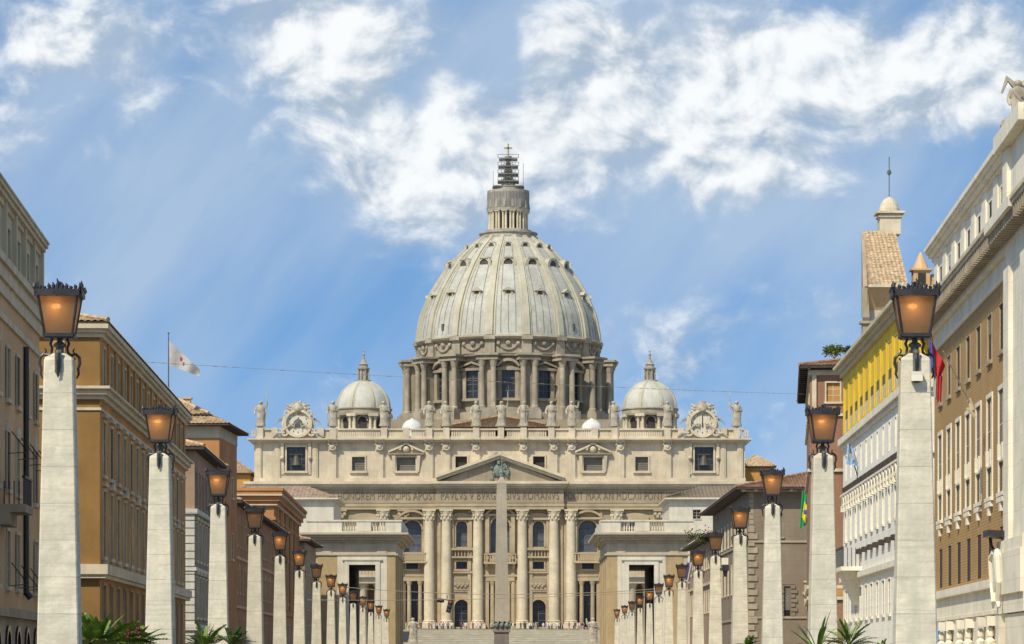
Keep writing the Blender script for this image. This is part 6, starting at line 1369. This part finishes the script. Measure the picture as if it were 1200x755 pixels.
# green and yellow flag hanging from the grey brown palazzo
fd = 366.0; kk = fd / FPX
fl = empty('flag', P(944, 574)[:1] + (fd, (HY - 574) * kk), 'green flag with yellow diamond and blue disc hanging limp from palazzo eave', 'flag')
def P2(px, py, o=0): return ((px - CX) * kk, fd + o, (HY - py) * kk)
w = MB(); w.tube([P2(941, 572, 6), P2(943, 575, -.2)], .06, 5); w.build('pole', 'iron', fl)
w = MB(); cloth(w, P2(940, 576), P2(949, 577), P2(946, 614), P2(937, 620), 10, 10, .16, .3, waves=2); w.build('cloth', 'f_green', fl, norm=False, smooth=True)
w = MB(); cloth(w, P2(942.5, 588, -.22), P2(947, 595, -.2), P2(943.5, 614, -.2), P2(939.5, 606, -.22), 6, 6, .05, .3); w.build('diamond', 'f_yellow', fl, norm=False)
w = MB(); w.ball(P2(943.3, 600, -.26), .22, 10, 6, (1, .25, 1.2)); w.build('disc', 'f_blue', fl)
# pale blue and white flags on the white palazzo
fd = 246.0; kk = fd / FPX
fl = empty('flag', P2(1008, 574), 'pale blue and white flag drooping from the white palazzo wall', 'flag')
w = MB(); w.tube([P2(1010, 573, .3), P2(1000, 545, -.5), P2(993, 521, -.9)], .05, 5); w.build('pole', 'iron_grey', fl)
w = MB(); cloth(w, P2(992, 520, -.9), P2(1000, 529, -.7), P2(1006, 547, -.5), P2(990, 545, -.9), 8, 6, .15, .2); w.build('cloth', 'f_sky', fl, norm=False, smooth=True)
w = MB(); cloth(w, P2(994, 532, -1.1), P2(1002, 537, -1.0), P2(1003, 541, -.9), P2(993, 537, -1.1), 6, 4, .05, .1); w.build('cloth_white_band', 'f_white', fl, norm=False, smooth=True)
w = MB(); w.tube([P2(1017, 574, .2), P2(1009, 547, -.8)], .05, 5); w.tube([P2(1003, 566, .2), P2(1008, 548, -.6)], .05, 5); w.build('spare_pole', 'iron_grey', fl)
# small striped flag farther down
fd = 430.0; kk = fd / FPX
fl = empty('flag', P2(813, 655), 'small white and blue flag hanging behind the right row of lamp posts', 'flag')
w = MB(); w.tube([P2(822, 652, 3), P2(810, 656, -.3)], .06, 5); w.build('pole', 'iron', fl)
w = MB(); cloth(w, P2(807, 658), P2(812, 660), P2(808, 682), P2(803, 679), 6, 6, .12, .3); w.build('cloth', 'f_white', fl, norm=False, smooth=True)
w = MB(); cloth(w, P2(805, 659, -.2), P2(807.5, 660, -.2), P2(804, 680, -.2), P2(802, 679, -.2), 4, 6, .05, .3); w.build('cloth_blue_band', 'f_blue', fl, norm=False)

def cable(name, A, B, sag, r, label, n=40, bead=None):
    A, B = Vector(A), Vector(B); w = MB(); pts = [A.lerp(B, i / n) - Vector((0, 0, sag * 4 * (i / n) * (1 - i / n))) for i in range(n + 1)]
    w.tube(pts, r, 4)
    if bead:
        rr = random.Random(4)
        for i in range(1, n):
            if rr.random() < bead: w.tube([pts[i], pts[i].lerp(pts[i + 1], rr.uniform(.2, .6))], r * 2.3, 4)
    o = w.build(name, 'trimdark'); tag(o, label, 'cable'); return pts
dl, dr = 207.0, 300.0
cable('overhead_cable', ((165 - CX) * dl / FPX, dl, fz(424, dl)), ((942 - CX) * dr / FPX, dr, fz(462, dr)), .2, .011, 'thin beaded cable strung high across the avenue in front of the dome', 90, .5)
dl, dr = dk[8], dk[8]
A = ((401 - CX) * dl / FPX, dl, fz(688, dl)); B = ((772 - CX) * dl / FPX, dl, fz(690, dl)); cable('signal_cable', A, B, .55, .025, 'dark cable spanning the avenue and carrying the traffic signal')
dl = dk[5]; cable('signal_cable', ((351 - CX) * dl / FPX, dl, fz(703, dl)), ((818 - CX) * dl / FPX, dl, fz(690, dl)), .25, .015, 'second thinner cable crossing the avenue below the basilica columns')
# suspended traffic signal
d = dk[8]; kk = d / FPX; fd = d; sg = empty('traffic_signal', P2(522, 697), 'black traffic signal with red lens hanging from the cable across the avenue', 'traffic light')
w = MB(); w.tube([P2(524, 697.3), P2(524, 702)], .03, 5); w.tube([P2(516, 702), P2(530, 704)], .05, 5); w.build('hanger', 'iron', sg)
def head(x0, y0, x1, y1, w_, lens):
    a_, c_ = Vector(P2(x0, y0)), Vector(P2(x1, y1)); dv = (c_ - a_).normalized(); sd = Vector((dv.z, 0, -dv.x)); m_ = MB()
    P8 = []
    for q in (a_, c_):
        for s1, s2 in ((-1, -1), (1, -1), (1, 1), (-1, 1)): P8.append(q + sd * w_ * s1 + Vector((0, .18 * s2, 0)))
    m_.hexa(P8); m_.m = 1
    o_ = None
    for i in range(3):
        c2 = a_.lerp(c_, (i + .5) / 3); m_.m = 0
        m_.tube([c2 + Vector((0, -.18, .0)), c2 + Vector((0, -.38, .02))], w_ * .8, 10); m_.m = 1 if i == 0 else 0
        m_.ball(c2 + Vector((0, -.36, 0)), w_ * .62, 10, 6, (1, .3, 1))
    return m_.build('signal_head', ['iron', 'signalred'], sg)
head(528.5, 703.5, 525, 718, .19, 1)
w = MB(); w.box(Fr(P2(517, 0)[:2], (1, 0), (0, -1)), -.35, .25, -.2, .2, (HY - 706) * kk, (HY - 702.5) * kk); w.tube([P2(513, 703, -.2), P2(519, 705, -.2)], .14, 8); w.build('side_head', 'iron', sg)
# small signal on the fifth right post
d = dk[4] - .5; fd = d; kk = d / FPX; sg = empty('pedestrian_signal', P2(849, 668), 'small pale topped signal box bracketed beside the fifth right lamp post', 'signal')
w = MB(); w.box(Fr(P2(849.5, 0)[:2], (1, 0), (0, -1)), -.16, .16, -.16, .16, (HY - 662) * kk, (HY - 654) * kk); w.build('cap', 'whitetrim', sg)
w = MB(); w.box(Fr(P2(850, 0)[:2], (1, 0), (0, -1)), -.17, .17, -.17, .17, (HY - 669) * kk, (HY - 662.2) * kk); w.taper(Fr(P2(850, 0)[:2], (1, 0), (0, -1)), 0, 0, (HY - 676) * kk, (HY - 669.2) * kk, .07, .12); w.tube([P2(841, 667, .4), P2(850, 667, 0)], .05, 5); w.build('housing', 'iron', sg)

# ------------------------------------------------------------------ plants
def blade(mb, base, dirv, ln, w0, droop, n=7, fold=.35):
    base = Vector(base); d = Vector(dirv).normalized(); side = d.cross(Vector((0, 0, 1))); side = side.normalized() if side.length > .05 else Vector((1, 0, 0)); rows = []
    for i in range(n + 1):
        t = i / n; p = base + d * ln * t - Vector((0, 0, droop * ln * t * t)); w_ = w0 * (math.sin(PI * min(1, .12 + .88 * t)) ** .7 + .02) * (1 if t < .98 else .1)
        up = Vector((0, 0, w_ * fold)); rows.append([p - side * w_ + up, p, p + side * w_ + up])
    mb.grid(rows, False)
def planter(px, d, top_py, spread, n, label, seed, flower=False, w0=.045, palm=True):
    x = (px - CX) * d / FPX; rnd = random.Random(seed); kk = d / FPX
    root = empty('potted_plant', (x, d, ZG), label, 'plant')
    pz = fz(top_py, d); base = pz - spread * .72
    p = MB(); p.lathe((x, d), [(.30, ZG), (.42, ZG + .5), (.46, ZG + .7), (.42, ZG + .72), (.38, ZG + .66)], 20); p.build('pot', 'pot', root)
    t = MB(); t.tube([(x, d, ZG + .6), (x + .02, d, base)], [.07, .05], 7); t.build('trunk', 'pot', root)
    f = MB()
    for k in range(n):
        a = rnd.uniform(0, 2 * PI); el = rnd.uniform(.25, 1.35); dv = (math.cos(a) * math.cos(el), math.sin(a) * math.cos(el) * .8, math.sin(el)); ln = spread * rnd.uniform(.75, 1.25)
        if palm and k % 2 == 0:              # pinnate frond: leaflets along an arching rib
            B = Vector((x, d, base)); dvv = Vector(dv).normalized()
            for i in range(3, 13):
                t_ = i / 12; q = B + dvv * ln * t_ - Vector((0, 0, .28 * ln * t_ * t_)); sdv = dvv.cross(Vector((0, 0, 1))).normalized()
                for sgn in (-1, 1): blade(f, q, sdv * sgn + dvv * 1.1 + Vector((0, 0, rnd.uniform(-.1, .3))), ln * .34 * (1.15 - t_ * .7), w0 * .42, .25, 3)
        else: blade(f, (x, d, base), dv, ln, w0, rnd.uniform(.12, .4))
    f.build('leaves', 'leaf', root, norm=False)
    if flower:
        fl_ = MB()
        for k in range(16): fl_.ball((x + rnd.uniform(-.12, .16) + .10, d - .35 + rnd.uniform(-.1, .1), fz(742, d) + rnd.uniform(-.09, .09)), rnd.uniform(.02, .05), 6, 4)
        fl_.build('flowers', 'flower', root)
    return root
planter(112, 60, 722, .85, 64, 'bright green leafy palm right of the nearest left lamp post', 3, w0=.07)
planter(152, 62, 730, .72, 50, 'green strappy plant with dark red blooms, left bottom of the photo', 9, flower=True, w0=.065)
planter(240, 84, 734, .85, 40, 'dark tipped spiky palm between second and third left lamp posts', 14)
planter(272, 86, 739, .62, 30, 'smaller spiky plant just right of the third left lamp post', 18)
planter(958, 60, 727, .85, 22, 'sparse spiky plant in front of the second right lamp post', 23, w0=.03, palm=False)
planter(995, 64, 731, .62, 30, 'tufted green plant right of the second right lamp post', 31, w0=.035)
planter(876, 88, 746, .42, 26, 'low green tuft between third and fourth right lamp posts', 37, w0=.05)
planter(1033, 64, 752, .3, 20, 'very low green tuft left of the nearest right lamp post', 39, w0=.03)
def bush(c, r, n, label, seed, m_='leafdark', sz=.16, sc=(1, 1, .7)):
    rnd = random.Random(seed); root = empty('roof_shrub', c, label, 'shrub'); f = MB(); cl = [Vector((rnd.uniform(-1, 1) * sc[0], rnd.uniform(-1, 1) * sc[1], rnd.uniform(0, 1) * sc[2])) * r for _ in range(12)]
    for k in range(n):
        p = Vector(c) + rnd.choice(cl) + Vector([rnd.gauss(0, r * .22) for _ in range(3)]); d = Vector((rnd.uniform(-1, 1), rnd.uniform(-1, 1), rnd.uniform(-.3, 1))).normalized(); s_ = d.cross(Vector((rnd.uniform(-1, 1), .3, 1))).normalized() * sz * .5
        f.poly([p - s_ * .6, p + d * sz * .5 - s_, p + d * sz, p + d * sz * .5 + s_])
    f.build('foliage', m_, root, norm=False); st = MB()
    for q in cl[:6]: st.tube([Vector(c) - Vector((0, 0, .4)), Vector(c) + q], [.04, .015], 4)
    st.build('stems', 'pot', root)
bush(((978 - CX) * 306 / FPX, 306, fz(415, 306)), .8, 600, 'dark green shrub growing on the roof of the brown brick house', 3, m_='leaf', sz=.2)
bush(((993 - CX) * 306 / FPX, 307, fz(413, 307)), .6, 300, 'small second shrub beside the larger roof shrub, nearer the white palazzo', 6)
bush(((815 - CX) * 470 / FPX, 462, fz(634, 462)), 1.5, 420, 'green shrub at the corner where brown eave meets the right pavilion', 5, sz=.3)
